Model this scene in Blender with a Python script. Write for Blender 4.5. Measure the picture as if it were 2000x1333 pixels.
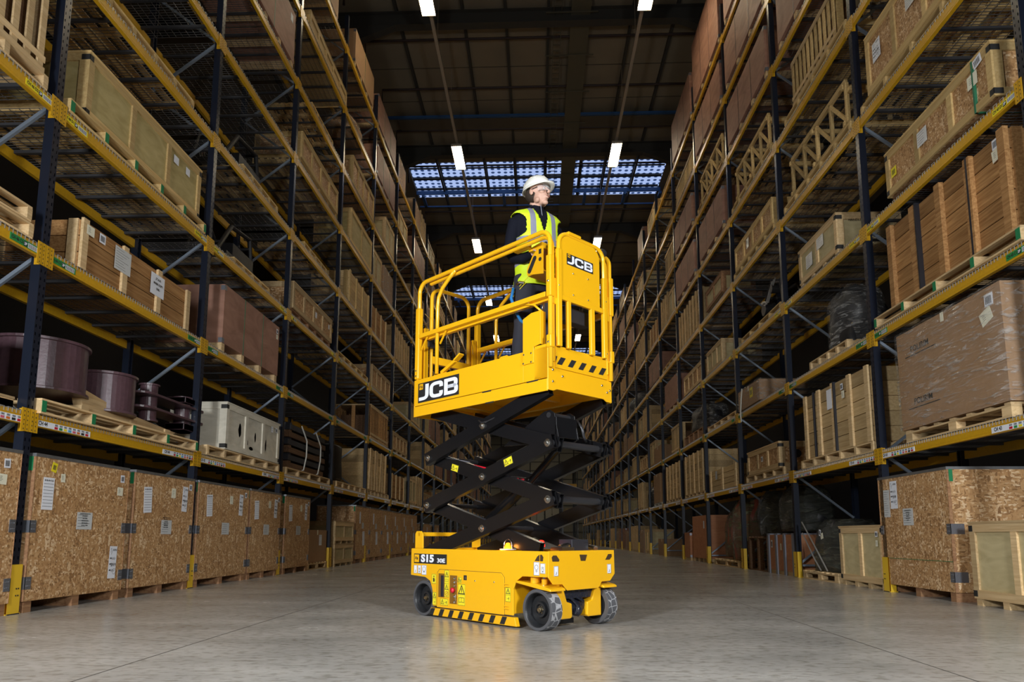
import bpy, math, random
from mathutils import Vector, Matrix
for o in list(bpy.data.objects): bpy.data.objects.remove(o, do_unlink=True)
SC = bpy.context.scene
COL = SC.collection
PI = math.pi
R = math.radians

# ------------------------------------------------------------------ camera
F_PX = 1380.55
cam_d = bpy.data.cameras.new('camera')
cam = bpy.data.objects.new('camera', cam_d); COL.objects.link(cam)
cam_d.sensor_width = 36.0
cam_d.lens = F_PX / 2000.0 * 36.0
cam_d.shift_x = (1000 - 998.17) / 2000.0
cam_d.shift_y = (858.94 - 666.5) / 2000.0
cam_d.clip_start = 0.05; cam_d.clip_end = 300
_p, _y, _r = .1361, -.0375, .0018
_fw = Vector((math.sin(_y)*math.cos(_p), math.cos(_y)*math.cos(_p), math.sin(_p)))
_rt = Vector((math.cos(_y), -math.sin(_y), 0)); _up = _rt.cross(_fw)
_r2 = _rt*math.cos(_r) + _up*math.sin(_r); _u2 = -_rt*math.sin(_r) + _up*math.cos(_r)
_m = Matrix((_r2, _u2, -_fw)).transposed().to_4x4()
_m.translation = Vector((0, 0, .6844))
cam.matrix_world = _m
SC.camera = cam

# ------------------------------------------------------------------ world, lamps, exposure
W = bpy.data.worlds.new('world'); SC.world = W
W.use_nodes = True
W.node_tree.nodes['Background'].inputs[0].default_value = (.25, .38, .65, 1)
W.node_tree.nodes['Background'].inputs[1].default_value = .03
SC.view_settings.view_transform = 'Standard'
SC.view_settings.look = 'None'
SC.view_settings.gamma = 1.0
SC.view_settings.use_curve_mapping = False
SC.view_settings.exposure = 0.0

def area(name, loc, target, sx, sy, power, col=(1,1,1), spread=180):
    d = bpy.data.lights.new(name, 'AREA'); d.shape = 'RECTANGLE'; d.size = sx; d.size_y = sy
    d.energy = power; d.color = col; d.spread = R(spread)
    o = bpy.data.objects.new(name, d); COL.objects.link(o)
    o.location = loc
    o.rotation_euler = (Vector(target)-Vector(loc)).to_track_quat('-Z', 'Y').to_euler()
    return o
# the photographer's two studio lamps stand left and right of the camera
area('studio_lamp', (-3.3, -.6, 3.0), (-1.2, 5.5, 1.3), .8, 1.0, 330, (.94, .97, 1), 140)
area('studio_lamp', (3.2, -.6, 3.0), (1.6, 5.5, 1.3), .8, 1.0, 270, (.94, .97, 1), 140)
CEIL_POWER = 11.0

# ------------------------------------------------------------------ helpers
def tag(o, label=None, cat=None, group=None, kind=None):
    if label: o['label'] = label
    if cat: o['category'] = cat
    if group: o['group'] = group
    if kind: o['kind'] = kind
    return o
def empty(name, loc=(0,0,0), rz=0, label=None, cat=None, group=None):
    o = bpy.data.objects.new(name, None); COL.objects.link(o)
    o.empty_display_size = .1
    o.location = loc; o.rotation_euler = (0, 0, rz)
    return tag(o, label, cat, group)
def copy_tree(o, parent=None):
    c = o.copy(); COL.objects.link(c)
    if parent is not None: c.parent = parent
    for ch in o.children: copy_tree(ch, c)
    return c

class MB:
    def __init__(s): s.v = []; s.f = []; s.m = []; s.mi = 0; s.M = None
    def av(s, pts):
        n = len(s.v)
        if s.M is not None: pts = [tuple(s.M @ Vector(p)) for p in pts]
        s.v += [tuple(p) for p in pts]; return n
    def af(s, f, mi=None): s.f.append(tuple(f)); s.m.append(s.mi if mi is None else mi)
    def box(s, a, b):
        x0,y0,z0 = a; x1,y1,z1 = b
        if x0 > x1: x0,x1 = x1,x0
        if y0 > y1: y0,y1 = y1,y0
        if z0 > z1: z0,z1 = z1,z0
        n = s.av([(x0,y0,z0),(x1,y0,z0),(x1,y1,z0),(x0,y1,z0),(x0,y0,z1),(x1,y0,z1),(x1,y1,z1),(x0,y1,z1)])
        for f in ((3,2,1,0),(4,5,6,7),(0,1,5,4),(1,2,6,5),(2,3,7,6),(3,0,4,7)): s.af([n+i for i in f])
        return s
    def bar(s, p0, p1, w, h, up=(0,0,1)):
        p0 = Vector(p0); p1 = Vector(p1); d = (p1-p0).normalized(); u = Vector(up)
        if abs(d.dot(u)) > .99: u = Vector((1,0,0))
        sd = d.cross(u).normalized(); u = sd.cross(d).normalized()
        pts = []
        for p in (p0, p1):
            for a, b in ((-1,-1),(1,-1),(1,1),(-1,1)): pts.append(p + sd*(a*w/2) + u*(b*h/2))
        n = s.av(pts)
        for f in ((0,1,2,3),(7,6,5,4),(0,4,5,1),(1,5,6,2),(2,6,7,3),(3,7,4,0)): s.af([n+i for i in f])
        return s
    def recttube(s, p0, p1, w, h, t, up=(0,0,1)):
        p0 = Vector(p0); p1 = Vector(p1); d = (p1-p0).normalized(); u = Vector(up)
        sd = d.cross(u).normalized(); u = sd.cross(d).normalized()
        pts = []
        for p in (p0, p1):
            for k in (0, t):
                for a, b in ((-1,-1),(1,-1),(1,1),(-1,1)): pts.append(p + sd*(a*(w/2-k)) + u*(b*(h/2-k)))
        n = s.av(pts)
        for i in range(4):
            j = (i+1) % 4
            s.af((n+i, n+8+i, n+8+j, n+j)); s.af((n+4+j, n+12+j, n+12+i, n+4+i))
            s.af((n+j, n+4+j, n+4+i, n+i)); s.af((n+8+i, n+12+i, n+12+j, n+8+j))
        return s
    def tube(s, pts, r, seg=10, closed=False, caps=True):
        pts = [Vector(p) for p in pts]; n = len(pts)
        rr = r if isinstance(r, (list, tuple)) else [r]*n
        rings = []; pu = None
        for i, p in enumerate(pts):
            a = pts[i-1] if (i > 0 or closed) else p; b = pts[(i+1) % n] if (i < n-1 or closed) else p
            d = (b-a).normalized()
            if pu is None:
                u = Vector((0,0,1)) if abs(d.z) < .9 else Vector((1,0,0))
            else: u = pu
            sd = d.cross(u).normalized(); u = sd.cross(d).normalized(); pu = u
            rings.append(s.av([p + (sd*math.cos(2*PI*k/seg) + u*math.sin(2*PI*k/seg))*rr[i] for k in range(seg)]))
        for i in range(n if closed else n-1):
            a = rings[i]; b = rings[(i+1) % n]
            for k in range(seg): s.af((a+k, b+k, b+(k+1)%seg, a+(k+1)%seg))
        if caps and not closed:
            s.af([rings[0]+k for k in range(seg)]); s.af([rings[-1]+k for k in reversed(range(seg))])
        return s
    def cyl(s, p0, p1, r, seg=16): return s.tube([p0, p1], r, seg)
    def lathe(s, c, axis, prof, seg=32):
        """prof: list of (distance along axis, radius)"""
        c = Vector(c); ax = Vector(axis).normalized()
        u = Vector((0,0,1)) if abs(ax.z) < .9 else Vector((1,0,0))
        sd = ax.cross(u).normalized(); u = sd.cross(ax).normalized()
        rings = [s.av([c + ax*t + (sd*math.cos(2*PI*k/seg)+u*math.sin(2*PI*k/seg))*r for k in range(seg)]) for t, r in prof]
        for a, b in zip(rings, rings[1:]):
            for k in range(seg): s.af((a+k, b+k, b+(k+1)%seg, a+(k+1)%seg))
        return s
    def ell(s, c, r, seg=16, rings=10, rot=None):
        c = Vector(c); mt = rot or Matrix.Identity(3)
        ids = []
        for i in range(rings+1):
            th = PI*i/rings
            ids.append(s.av([c + mt @ Vector((r[0]*math.sin(th)*math.cos(2*PI*k/seg), r[1]*math.sin(th)*math.sin(2*PI*k/seg), r[2]*math.cos(th))) for k in range(seg)]))
        for a, b in zip(ids, ids[1:]):
            for k in range(seg): s.af((a+k, b+k, b+(k+1)%seg, a+(k+1)%seg))
        return s
    def prism(s, poly, d0, d1, axis='z'):
        """poly of 2-D points; axis x: (y,z), y: (x,z), z: (x,y)"""
        def P(a, b, d): return {'x': (d,a,b), 'y': (a,d,b), 'z': (a,b,d)}[axis]
        n = len(poly); i = s.av([P(a,b,d0) for a, b in poly] + [P(a,b,d1) for a, b in poly])
        s.af([i+k for k in range(n)]); s.af([i+n+k for k in reversed(range(n))])
        for k in range(n): s.af((i+k, i+n+k, i+n+(k+1)%n, i+(k+1)%n))
        return s
    def quad2(s, poly, z=0.0, mi=None):
        i = s.av([(a, b, z) for a, b in poly]); s.af([i+k for k in range(len(poly))], mi); return s
    def ribbon(s, pts, w, z=0.0, rad=.0, closed=False, mi=None):
        P = []
        n = len(pts)
        for i, p in enumerate(pts):
            p = Vector(p)
            if (not closed and i in (0, n-1)) or rad <= 0: P.append(p); continue
            a = Vector(pts[i-1]); b = Vector(pts[(i+1) % n])
            r = min(rad, (a-p).length*.5, (b-p).length*.5)
            q0 = p + (a-p).normalized()*r; q1 = p + (b-p).normalized()*r
            for t in (0, .2, .4, .6, .8, 1): P.append(q0*(1-t)**2 + p*2*t*(1-t) + q1*t*t)
        m = len(P); L = []; Rr = []
        for i, p in enumerate(P):
            a = P[i-1] if (i > 0 or closed) else None; b = P[(i+1) % m] if (i < m-1 or closed) else None
            if a is None: d = (b-p).normalized(); k = 1
            elif b is None: d = (p-a).normalized(); k = 1
            else:
                d1 = (p-a).normalized(); d2 = (b-p).normalized(); d = (d1+d2)
                d = d.normalized() if d.length > 1e-6 else d1
                k = 1/max(.4, d.dot(d1))
            nn = Vector((-d.y, d.x))*w/2*k
            L.append((p.x+nn.x, p.y+nn.y, z)); Rr.append((p.x-nn.x, p.y-nn.y, z))
        i0 = s.av(L); i1 = s.av(Rr)
        for i in range(m if closed else m-1):
            j = (i+1) % m; s.af((i1+i, i1+j, i0+j, i0+i), mi)
        return s
    def loft(s, rings, cap=True):
        ids = [s.av(r) for r in rings]; n = len(rings[0])
        for a, b in zip(ids, ids[1:]):
            for k in range(n): s.af((a+k, a+(k+1)%n, b+(k+1)%n, b+k))
        if cap: s.af([ids[0]+k for k in reversed(range(n))]); s.af([ids[-1]+k for k in range(n)])
        return s
    def mesh(s, name, mats, smooth=False):
        me = bpy.data.meshes.new(name); me.from_pydata(s.v, [], s.f)
        for m in (mats if isinstance(mats, (list, tuple)) else [mats]): me.materials.append(m)
        if any(s.m): me.polygons.foreach_set('material_index', s.m)
        if smooth: me.polygons.foreach_set('use_smooth', [True]*len(me.polygons))
        me.update(); return me
    def build(s, name, mats, parent=None, smooth=False, bevel=0, loc=None, mat=None):
        o = bpy.data.objects.new(name, s.mesh(name, mats, smooth)); COL.objects.link(o)
        if parent is not None: o.parent = parent
        if loc is not None: o.location = loc
        if mat is not None: o.matrix_local = mat
        if bevel:
            b = o.modifiers.new('bevel', 'BEVEL'); b.width = bevel; b.segments = 2; b.limit_method = 'ANGLE'; b.angle_limit = R(40)
        return o
def frame(origin, right, up):
    x = Vector(right).normalized(); y = Vector(up).normalized(); z = x.cross(y)
    m = Matrix((x, y, z)).transposed().to_4x4(); m.translation = Vector(origin); return m
TXT = {}
def text(body, size, mat, parent, M, name='lettering', bold=0.0, align='CENTER', sx=1.0, z=.0012):
    c = bpy.data.curves.new(name, 'FONT'); c.body = body; c.size = size; c.align_x = align; c.align_y = 'CENTER'
    c.offset = bold; c.extrude = .0004; c.resolution_u = 3
    c.materials.append(mat)
    key = (body, size, bold, align, mat.name)
    if key not in TXT:
        tmp = bpy.data.objects.new('tmp', c); me = bpy.data.meshes.new_from_object(tmp); bpy.data.objects.remove(tmp)
        me.name = name; TXT[key] = me
        if not me.materials: me.materials.append(mat)
    o = bpy.data.objects.new(name, TXT[key]); COL.objects.link(o); o.parent = parent
    o.matrix_local = M @ Matrix.Translation((0, 0, z)) @ Matrix.Diagonal((sx, 1, 1, 1))
    return o

# ------------------------------------------------------------------ materials
def newmat(name):
    m = bpy.data.materials.new(name); m.use_nodes = True
    nt = m.node_tree; b = nt.nodes['Principled BSDF']
    return m, nt, b
def N(nt, typ, **kw):
    n = nt.nodes.new(typ)
    for k, v in kw.items():
        if hasattr(n, k): setattr(n, k, v)
    return n
def plain(name, col, rough=.5, metal=0.0, bump=0.0, bscale=60, spec=.5, coat=0.0, var=0.0):
    m, nt, b = newmat(name)
    b.inputs['Base Color'].default_value = (*col, 1); b.inputs['Roughness'].default_value = rough
    b.inputs['Metallic'].default_value = metal; b.inputs['Specular IOR Level'].default_value = spec
    if coat: b.inputs['Coat Weight'].default_value = coat; b.inputs['Coat Roughness'].default_value = .15
    if bump or var:
        tc = N(nt, 'ShaderNodeTexCoord'); no = N(nt, 'ShaderNodeTexNoise'); no.inputs['Scale'].default_value = bscale
        no.inputs['Detail'].default_value = 4
        nt.links.new(tc.outputs['Object'], no.inputs['Vector'])
        if bump:
            bp = N(nt, 'ShaderNodeBump'); bp.inputs['Strength'].default_value = bump; bp.inputs['Distance'].default_value = .01
            nt.links.new(no.outputs['Fac'], bp.inputs['Height']); nt.links.new(bp.outputs['Normal'], b.inputs['Normal'])
        if var:
            mr = N(nt, 'ShaderNodeMapRange'); mr.inputs['From Min'].default_value = .3; mr.inputs['From Max'].default_value = .7
            mr.inputs['To Min'].default_value = 1-var; mr.inputs['To Max'].default_value = 1+var
            hs = N(nt, 'ShaderNodeHueSaturation'); hs.inputs['Color'].default_value = (*col, 1)
            nt.links.new(no.outputs['Fac'], mr.inputs['Value']); nt.links.new(mr.outputs['Result'], hs.inputs['Value'])
            nt.links.new(hs.outputs['Color'], b.inputs['Base Color'])
    return m
def emis(name, col, strength):
    m, nt, b = newmat(name)
    b.inputs['Base Color'].default_value = (*col, 1)
    b.inputs['Emission Color'].default_value = (*col, 1); b.inputs['Emission Strength'].default_value = strength
    return m
def ramp(nt, stops):
    r = N(nt, 'ShaderNodeValToRGB'); e = r.color_ramp.elements
    while len(e) < len(stops): e.new(.5)
    for i, (p, c) in enumerate(stops): e[i].position = p; e[i].color = (*c, 1)
    return r
def wood(name, c0, c1, rough=.7, grain=1.0, island=.35, objvar=.15, scale=1.0, knots=True):
    m, nt, b = newmat(name); L = nt.links.new
    tc = N(nt, 'ShaderNodeTexCoord'); mp = N(nt, 'ShaderNodeMapping')
    mp.inputs['Scale'].default_value = (9*scale, .55*scale, 14*scale)
    geo = N(nt, 'ShaderNodeNewGeometry'); add = N(nt, 'ShaderNodeVectorMath', operation='ADD')
    ml = N(nt, 'ShaderNodeMath', operation='MULTIPLY'); ml.inputs[1].default_value = 37
    L(geo.outputs['Random Per Island'], ml.inputs[0]); L(tc.outputs['Object'], mp.inputs['Vector'])
    L(mp.outputs['Vector'], add.inputs[0]); L(ml.outputs[0], add.inputs[1])
    no = N(nt, 'ShaderNodeTexNoise'); no.inputs['Scale'].default_value = 3; no.inputs['Detail'].default_value = 6; no.inputs['Distortion'].default_value = .6
    L(add.outputs[0], no.inputs['Vector'])
    r = ramp(nt, [(.3, c0), (.72, c1)]); L(no.outputs['Fac'], r.inputs['Fac'])
    oi = N(nt, 'ShaderNodeObjectInfo')
    v1 = N(nt, 'ShaderNodeMapRange'); v1.inputs['To Min'].default_value = 1-island; v1.inputs['To Max'].default_value = 1+island*.5
    L(geo.outputs['Random Per Island'], v1.inputs['Value'])
    v2 = N(nt, 'ShaderNodeMapRange'); v2.inputs['To Min'].default_value = 1-objvar; v2.inputs['To Max'].default_value = 1+objvar
    L(oi.outputs['Random'], v2.inputs['Value'])
    mm = N(nt, 'ShaderNodeMath', operation='MULTIPLY'); L(v1.outputs[0], mm.inputs[0]); L(v2.outputs[0], mm.inputs[1])
    hs = N(nt, 'ShaderNodeHueSaturation'); L(r.outputs['Color'], hs.inputs['Color']); L(mm.outputs[0], hs.inputs['Value'])
    L(hs.outputs['Color'], b.inputs['Base Color']); b.inputs['Roughness'].default_value = rough
    b.inputs['Specular IOR Level'].default_value = .25
    bp = N(nt, 'ShaderNodeBump'); bp.inputs['Strength'].default_value = .25; bp.inputs['Distance'].default_value = .01
    L(no.outputs['Fac'], bp.inputs['Height']); L(bp.outputs['Normal'], b.inputs['Normal'])
    return m
def osb_mat(name, light=1.0):
    m, nt, b = newmat(name); L = nt.links.new
    tc = N(nt, 'ShaderNodeTexCoord')
    nz = N(nt, 'ShaderNodeTexNoise'); nz.inputs['Scale'].default_value = 9; nz.inputs['Detail'].default_value = 2
    L(tc.outputs['Object'], nz.inputs['Vector'])
    dsub = N(nt, 'ShaderNodeVectorMath', operation='MULTIPLY_ADD'); dsub.inputs[1].default_value = (.02,)*3
    L(nz.outputs['Color'], dsub.inputs[0]); L(tc.outputs['Object'], dsub.inputs[2])
    last = None; hgt = None
    pal = [(.0, (.26*light, .135*light, .055*light)), (.3, (.44*light, .24*light, .10*light)), (.75, (.55*light, .33*light, .15*light)), (1., (.78*light, .58*light, .36*light))]
    for i, (rot, sc) in enumerate((((.3,.2,.7),(38,38,7)), ((.9,.5,.1),(10,40,40)), ((1.4,-.6,.4),(40,10,36)), ((.2,1.0,-.8),(44,30,8.5)), ((.8,.2,-.2),(22,56,56)))):
        mp = N(nt, 'ShaderNodeMapping'); mp.inputs['Rotation'].default_value = rot; mp.inputs['Scale'].default_value = sc
        mp.inputs['Location'].default_value = (i*3.1, i*1.7, i)
        L(dsub.outputs[0], mp.inputs['Vector'])
        vo = N(nt, 'ShaderNodeTexVoronoi'); vo.inputs['Scale'].default_value = 1.0; L(mp.outputs['Vector'], vo.inputs['Vector'])
        sp = N(nt, 'ShaderNodeSeparateColor'); L(vo.outputs['Color'], sp.inputs['Color'])
        r = ramp(nt, pal); L(sp.outputs['Red'], r.inputs['Fac'])
        if last is None: last = r.outputs['Color']
        else:
            g = N(nt, 'ShaderNodeMath', operation='GREATER_THAN'); g.inputs[1].default_value = .5; L(sp.outputs['Green'], g.inputs[0])
            mx = N(nt, 'ShaderNodeMix', data_type='RGBA'); L(g.outputs[0], mx.inputs['Factor']); L(last, mx.inputs[6]); L(r.outputs['Color'], mx.inputs[7])
            last = mx.outputs[2]
    n2 = N(nt, 'ShaderNodeTexNoise'); n2.inputs['Scale'].default_value = 70; L(tc.outputs['Object'], n2.inputs['Vector'])
    mr = N(nt, 'ShaderNodeMapRange'); mr.inputs['To Min'].default_value = .75; mr.inputs['To Max'].default_value = 1.2; L(n2.outputs['Fac'], mr.inputs['Value'])
    hs = N(nt, 'ShaderNodeHueSaturation'); L(last, hs.inputs['Color']); L(mr.outputs[0], hs.inputs['Value'])
    L(hs.outputs['Color'], b.inputs['Base Color']); b.inputs['Roughness'].default_value = .6; b.inputs['Specular IOR Level'].default_value = .3
    bw = N(nt, 'ShaderNodeRGBToBW'); L(last, bw.inputs[0])
    bp = N(nt, 'ShaderNodeBump'); bp.inputs['Strength'].default_value = .3; bp.inputs['Distance'].default_value = .01; L(bw.outputs[0], bp.inputs['Height']); L(bp.outputs['Normal'], b.inputs['Normal'])
    return m
def ply_mat(name, c0, c1, sc=(3, 3, 9), objvar=.1):
    m, nt, b = newmat(name); L = nt.links.new
    tc = N(nt, 'ShaderNodeTexCoord'); mp = N(nt, 'ShaderNodeMapping'); mp.inputs['Scale'].default_value = sc
    oi = N(nt, 'ShaderNodeObjectInfo'); ad = N(nt, 'ShaderNodeVectorMath', operation='ADD')
    ml = N(nt, 'ShaderNodeMath', operation='MULTIPLY'); ml.inputs[1].default_value = 20; L(oi.outputs['Random'], ml.inputs[0])
    L(tc.outputs['Object'], mp.inputs['Vector']); L(mp.outputs['Vector'], ad.inputs[0]); L(ml.outputs[0], ad.inputs[1])
    no = N(nt, 'ShaderNodeTexNoise'); no.inputs['Scale'].default_value = .8; no.inputs['Detail'].default_value = 5; no.inputs['Distortion'].default_value = 1.5
    L(ad.outputs[0], no.inputs['Vector'])
    r = ramp(nt, [(.3, c0), (.7, c1)]); L(no.outputs['Fac'], r.inputs['Fac'])
    v2 = N(nt, 'ShaderNodeMapRange'); v2.inputs['To Min'].default_value = 1-objvar; v2.inputs['To Max'].default_value = 1+objvar
    L(oi.outputs['Random'], v2.inputs['Value']); hs = N(nt, 'ShaderNodeHueSaturation'); L(r.outputs['Color'], hs.inputs['Color']); L(v2.outputs[0], hs.inputs['Value'])
    L(hs.outputs['Color'], b.inputs['Base Color']); b.inputs['Roughness'].default_value = .6; b.inputs['Specular IOR Level'].default_value = .3
    return m
M = {}
M['osb'] = osb_mat('osb_board')
M['pine'] = wood('pine_batten', (.52,.35,.17), (.70,.52,.29))
M['pine_gold'] = wood('golden_pine', (.50,.33,.13), (.66,.48,.22))
M['plank'] = wood('brown_plank', (.26,.12,.04), (.50,.28,.11), scale=1.2)
M['plankpale'] = wood('pale_plank', (.44,.30,.14), (.60,.44,.23))
M['skid'] = wood('skid_timber', (.25,.12,.06), (.42,.24,.12))
M['darkwood'] = wood('dark_timber', (.10,.05,.025), (.22,.12,.06))
M['ply'] = ply_mat('pale_plywood', (.46,.38,.20), (.60,.51,.29))
M['plygold'] = ply_mat('golden_plywood', (.42,.33,.13), (.56,.46,.21))
M['redply'] = ply_mat('red_plywood', (.25,.125,.085), (.38,.205,.145), sc=(2,2,5))
M['whiteply'] = ply_mat('whitewashed_plywood', (.52,.49,.40), (.66,.62,.52))
M['card'] = plain('cardboard', (.34,.20,.10), .75, bump=.1, bscale=20, var=.06)
M['orange'] = ply_mat('orange_plywood', (.42,.17,.08), (.52,.24,.12))
M['purple'] = plain('purple_primer', (.085,.045,.055), .34, bump=.15, bscale=25, var=.15, spec=.6)
M['rackyellow'] = plain('rack_yellow_paint', (.62,.34,.012), .35, bump=.05, bscale=30, var=.06)
M['guard'] = plain('guard_yellow_paint', (.78,.50,.03), .4)
M['steel'] = plain('galvanised_steel', (.42,.44,.46), .38, metal=.85, var=.1, bscale=18)
M['wire'] = plain('galvanised_wire', (.55,.55,.54), .35, metal=.7)
M['shadedwire'] = plain('shaded_deck_wire', (.20,.20,.20), .5, metal=.7)  # same wire as above, shade of the decks put into its colour
M['brace'] = plain('galvanised_brace', (.30,.36,.44), .45, metal=.6)
M['deckbar'] = plain('deck_support_bar', (.06,.06,.065), .5, metal=.3)
M['bracket'] = plain('zinc_bracket', (.33,.35,.40), .35, metal=.8, bump=.2, bscale=90)
M['jyel'] = plain('machine_yellow_paint', (.87,.455,.008), .28, spec=.5, coat=.25)
M['black'] = plain('black_paint', (.007,.007,.008), .22, spec=.45)
M['matteblack'] = plain('matt_black', (.015,.015,.016), .6)
M['blackplastic'] = plain('black_plastic', (.02,.02,.024), .45)
M['chrome'] = plain('zinc_bolt', (.62,.62,.60), .25, metal=1.0)
M['pinsteel'] = plain('grey_pivot_tube', (.05,.05,.055), .3, metal=.5)
M['white'] = plain('white_paper', (.80,.83,.90), .6)
M['cream'] = plain('cream_paper', (.80,.78,.62), .6)
M['ink'] = plain('black_ink', (.02,.02,.02), .6)
M['red'] = plain('red_plastic', (.62,.01,.03), .3)
M['green'] = plain('green_label', (.02,.26,.06), .5)
M['greenpaint'] = plain('green_paint', (.01,.20,.07), .6)
M['lab_yellow'] = plain('yellow_label', (.85,.72,.02), .5)
M['lab_blue'] = plain('blue_label', (.08,.38,.62), .5)
M['lab_red'] = plain('red_label', (.50,.01,.03), .5)
M['lab_pink'] = plain('pink_label', (.62,.12,.18), .5)
M['lab_orange'] = plain('orange_label', (.65,.16,.02), .5)
M['greystrip'] = plain('grey_reflective_strip', (.22,.24,.30), .4)
M['tarp'] = plain('black_tarpaulin', (.012,.012,.013), .45, bump=.5, bscale=6)
M['machine'] = plain('dark_machinery', (.018,.018,.02), .4, bump=.2, bscale=20)
M['rope'] = plain('pale_rope', (.55,.55,.50), .7)
M['strap'] = plain('green_strap', (.02,.16,.08), .5)
M['blackstrap'] = plain('black_strap', (.015,.015,.02), .4)
M['rimgrey'] = plain('wheel_rim_grey', (.018,.019,.021), .4, spec=.5)
M['rubber'] = plain('grey_rubber', (.075,.075,.08), .65)
M['dorange'] = plain('dark_red_wood', (.30,.07,.04), .5)
M['galvbox'] = plain('grey_box', (.020,.021,.028), .5)

def film(name, col=(.8,.8,.78), alpha=.25, sc=7, base=.25):
    m, nt, b = newmat(name); L = nt.links.new
    tc = N(nt, 'ShaderNodeTexCoord'); mp = N(nt, 'ShaderNodeMapping'); mp.inputs['Scale'].default_value = (1, .5, 3.2); mp.inputs['Rotation'].default_value = (.4, .1, 0)
    no = N(nt, 'ShaderNodeTexNoise'); no.inputs['Scale'].default_value = sc; no.inputs['Detail'].default_value = 6; no.inputs['Distortion'].default_value = 1.2
    L(tc.outputs['Object'], mp.inputs['Vector']); L(mp.outputs['Vector'], no.inputs['Vector'])
    bp = N(nt, 'ShaderNodeBump'); bp.inputs['Strength'].default_value = 1.0; bp.inputs['Distance'].default_value = .12
    L(no.outputs['Fac'], bp.inputs['Height']); L(bp.outputs['Normal'], b.inputs['Normal'])
    b.inputs['Base Color'].default_value = (*col, 1); b.inputs['Roughness'].default_value = .12
    r = ramp(nt, [(.50, (alpha*base,)*3), (.66, (min(1,alpha*1.7),)*3)]); L(no.outputs['Fac'], r.inputs['Fac'])
    L(r.outputs['Color'], b.inputs['Alpha'])
    return m
M['film'] = film('clear_stretch_film')
M['darkfilm'] = film('dark_polythene', (.08,.085,.07), .75, 4, .7)
M['olivefilm'] = film('olive_polythene', (.18,.18,.10), .6, 3, .8)

def upright_mat():
    m, nt, b = newmat('rack_blue_black_paint'); L = nt.links.new
    b.inputs['Base Color'].default_value = (.010,.014,.026, 1); b.inputs['Roughness'].default_value = .28; b.inputs['Specular IOR Level'].default_value = .7
    out = nt.nodes['Material Output']
    tc = N(nt, 'ShaderNodeTexCoord'); sp = N(nt, 'ShaderNodeSeparateXYZ'); L(tc.outputs['Object'], sp.inputs[0])
    def M2(op, a, bv=None):
        n = N(nt, 'ShaderNodeMath', operation=op)
        for i, x in enumerate((a, bv)):
            if x is None: continue
            if isinstance(x, (int, float)): n.inputs[i].default_value = x
            else: L(x, n.inputs[i])
        return n.outputs[0]
    # slots punched every 75 mm: two columns on the face, one on the web
    fz = M2('ABSOLUTE', M2('SUBTRACT', M2('FRACT', M2('DIVIDE', sp.outputs['Z'], .075)), .5))
    inz = M2('LESS_THAN', fz, .2)
    ay = M2('ABSOLUTE', sp.outputs['Y'])
    iny = M2('LESS_THAN', M2('ABSOLUTE', M2('SUBTRACT', ay, .026)), .0065)
    face = M2('MULTIPLY', iny, inz)
    ax = M2('ABSOLUTE', M2('SUBTRACT', M2('ABSOLUTE', sp.outputs['X']), .035))
    inx = M2('LESS_THAN', ax, .008)
    web = M2('MULTIPLY', M2('MULTIPLY', inx, inz), M2('GREATER_THAN', ay, .0495))
    tr = N(nt, 'ShaderNodeBsdfTransparent'); mx = N(nt, 'ShaderNodeMixShader')
    L(M2('MAXIMUM', face, web), mx.inputs[0]); L(b.outputs[0], mx.inputs[1]); L(tr.outputs[0], mx.inputs[2]); L(mx.outputs[0], out.inputs['Surface'])
    return m
M['upright'] = upright_mat()

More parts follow.
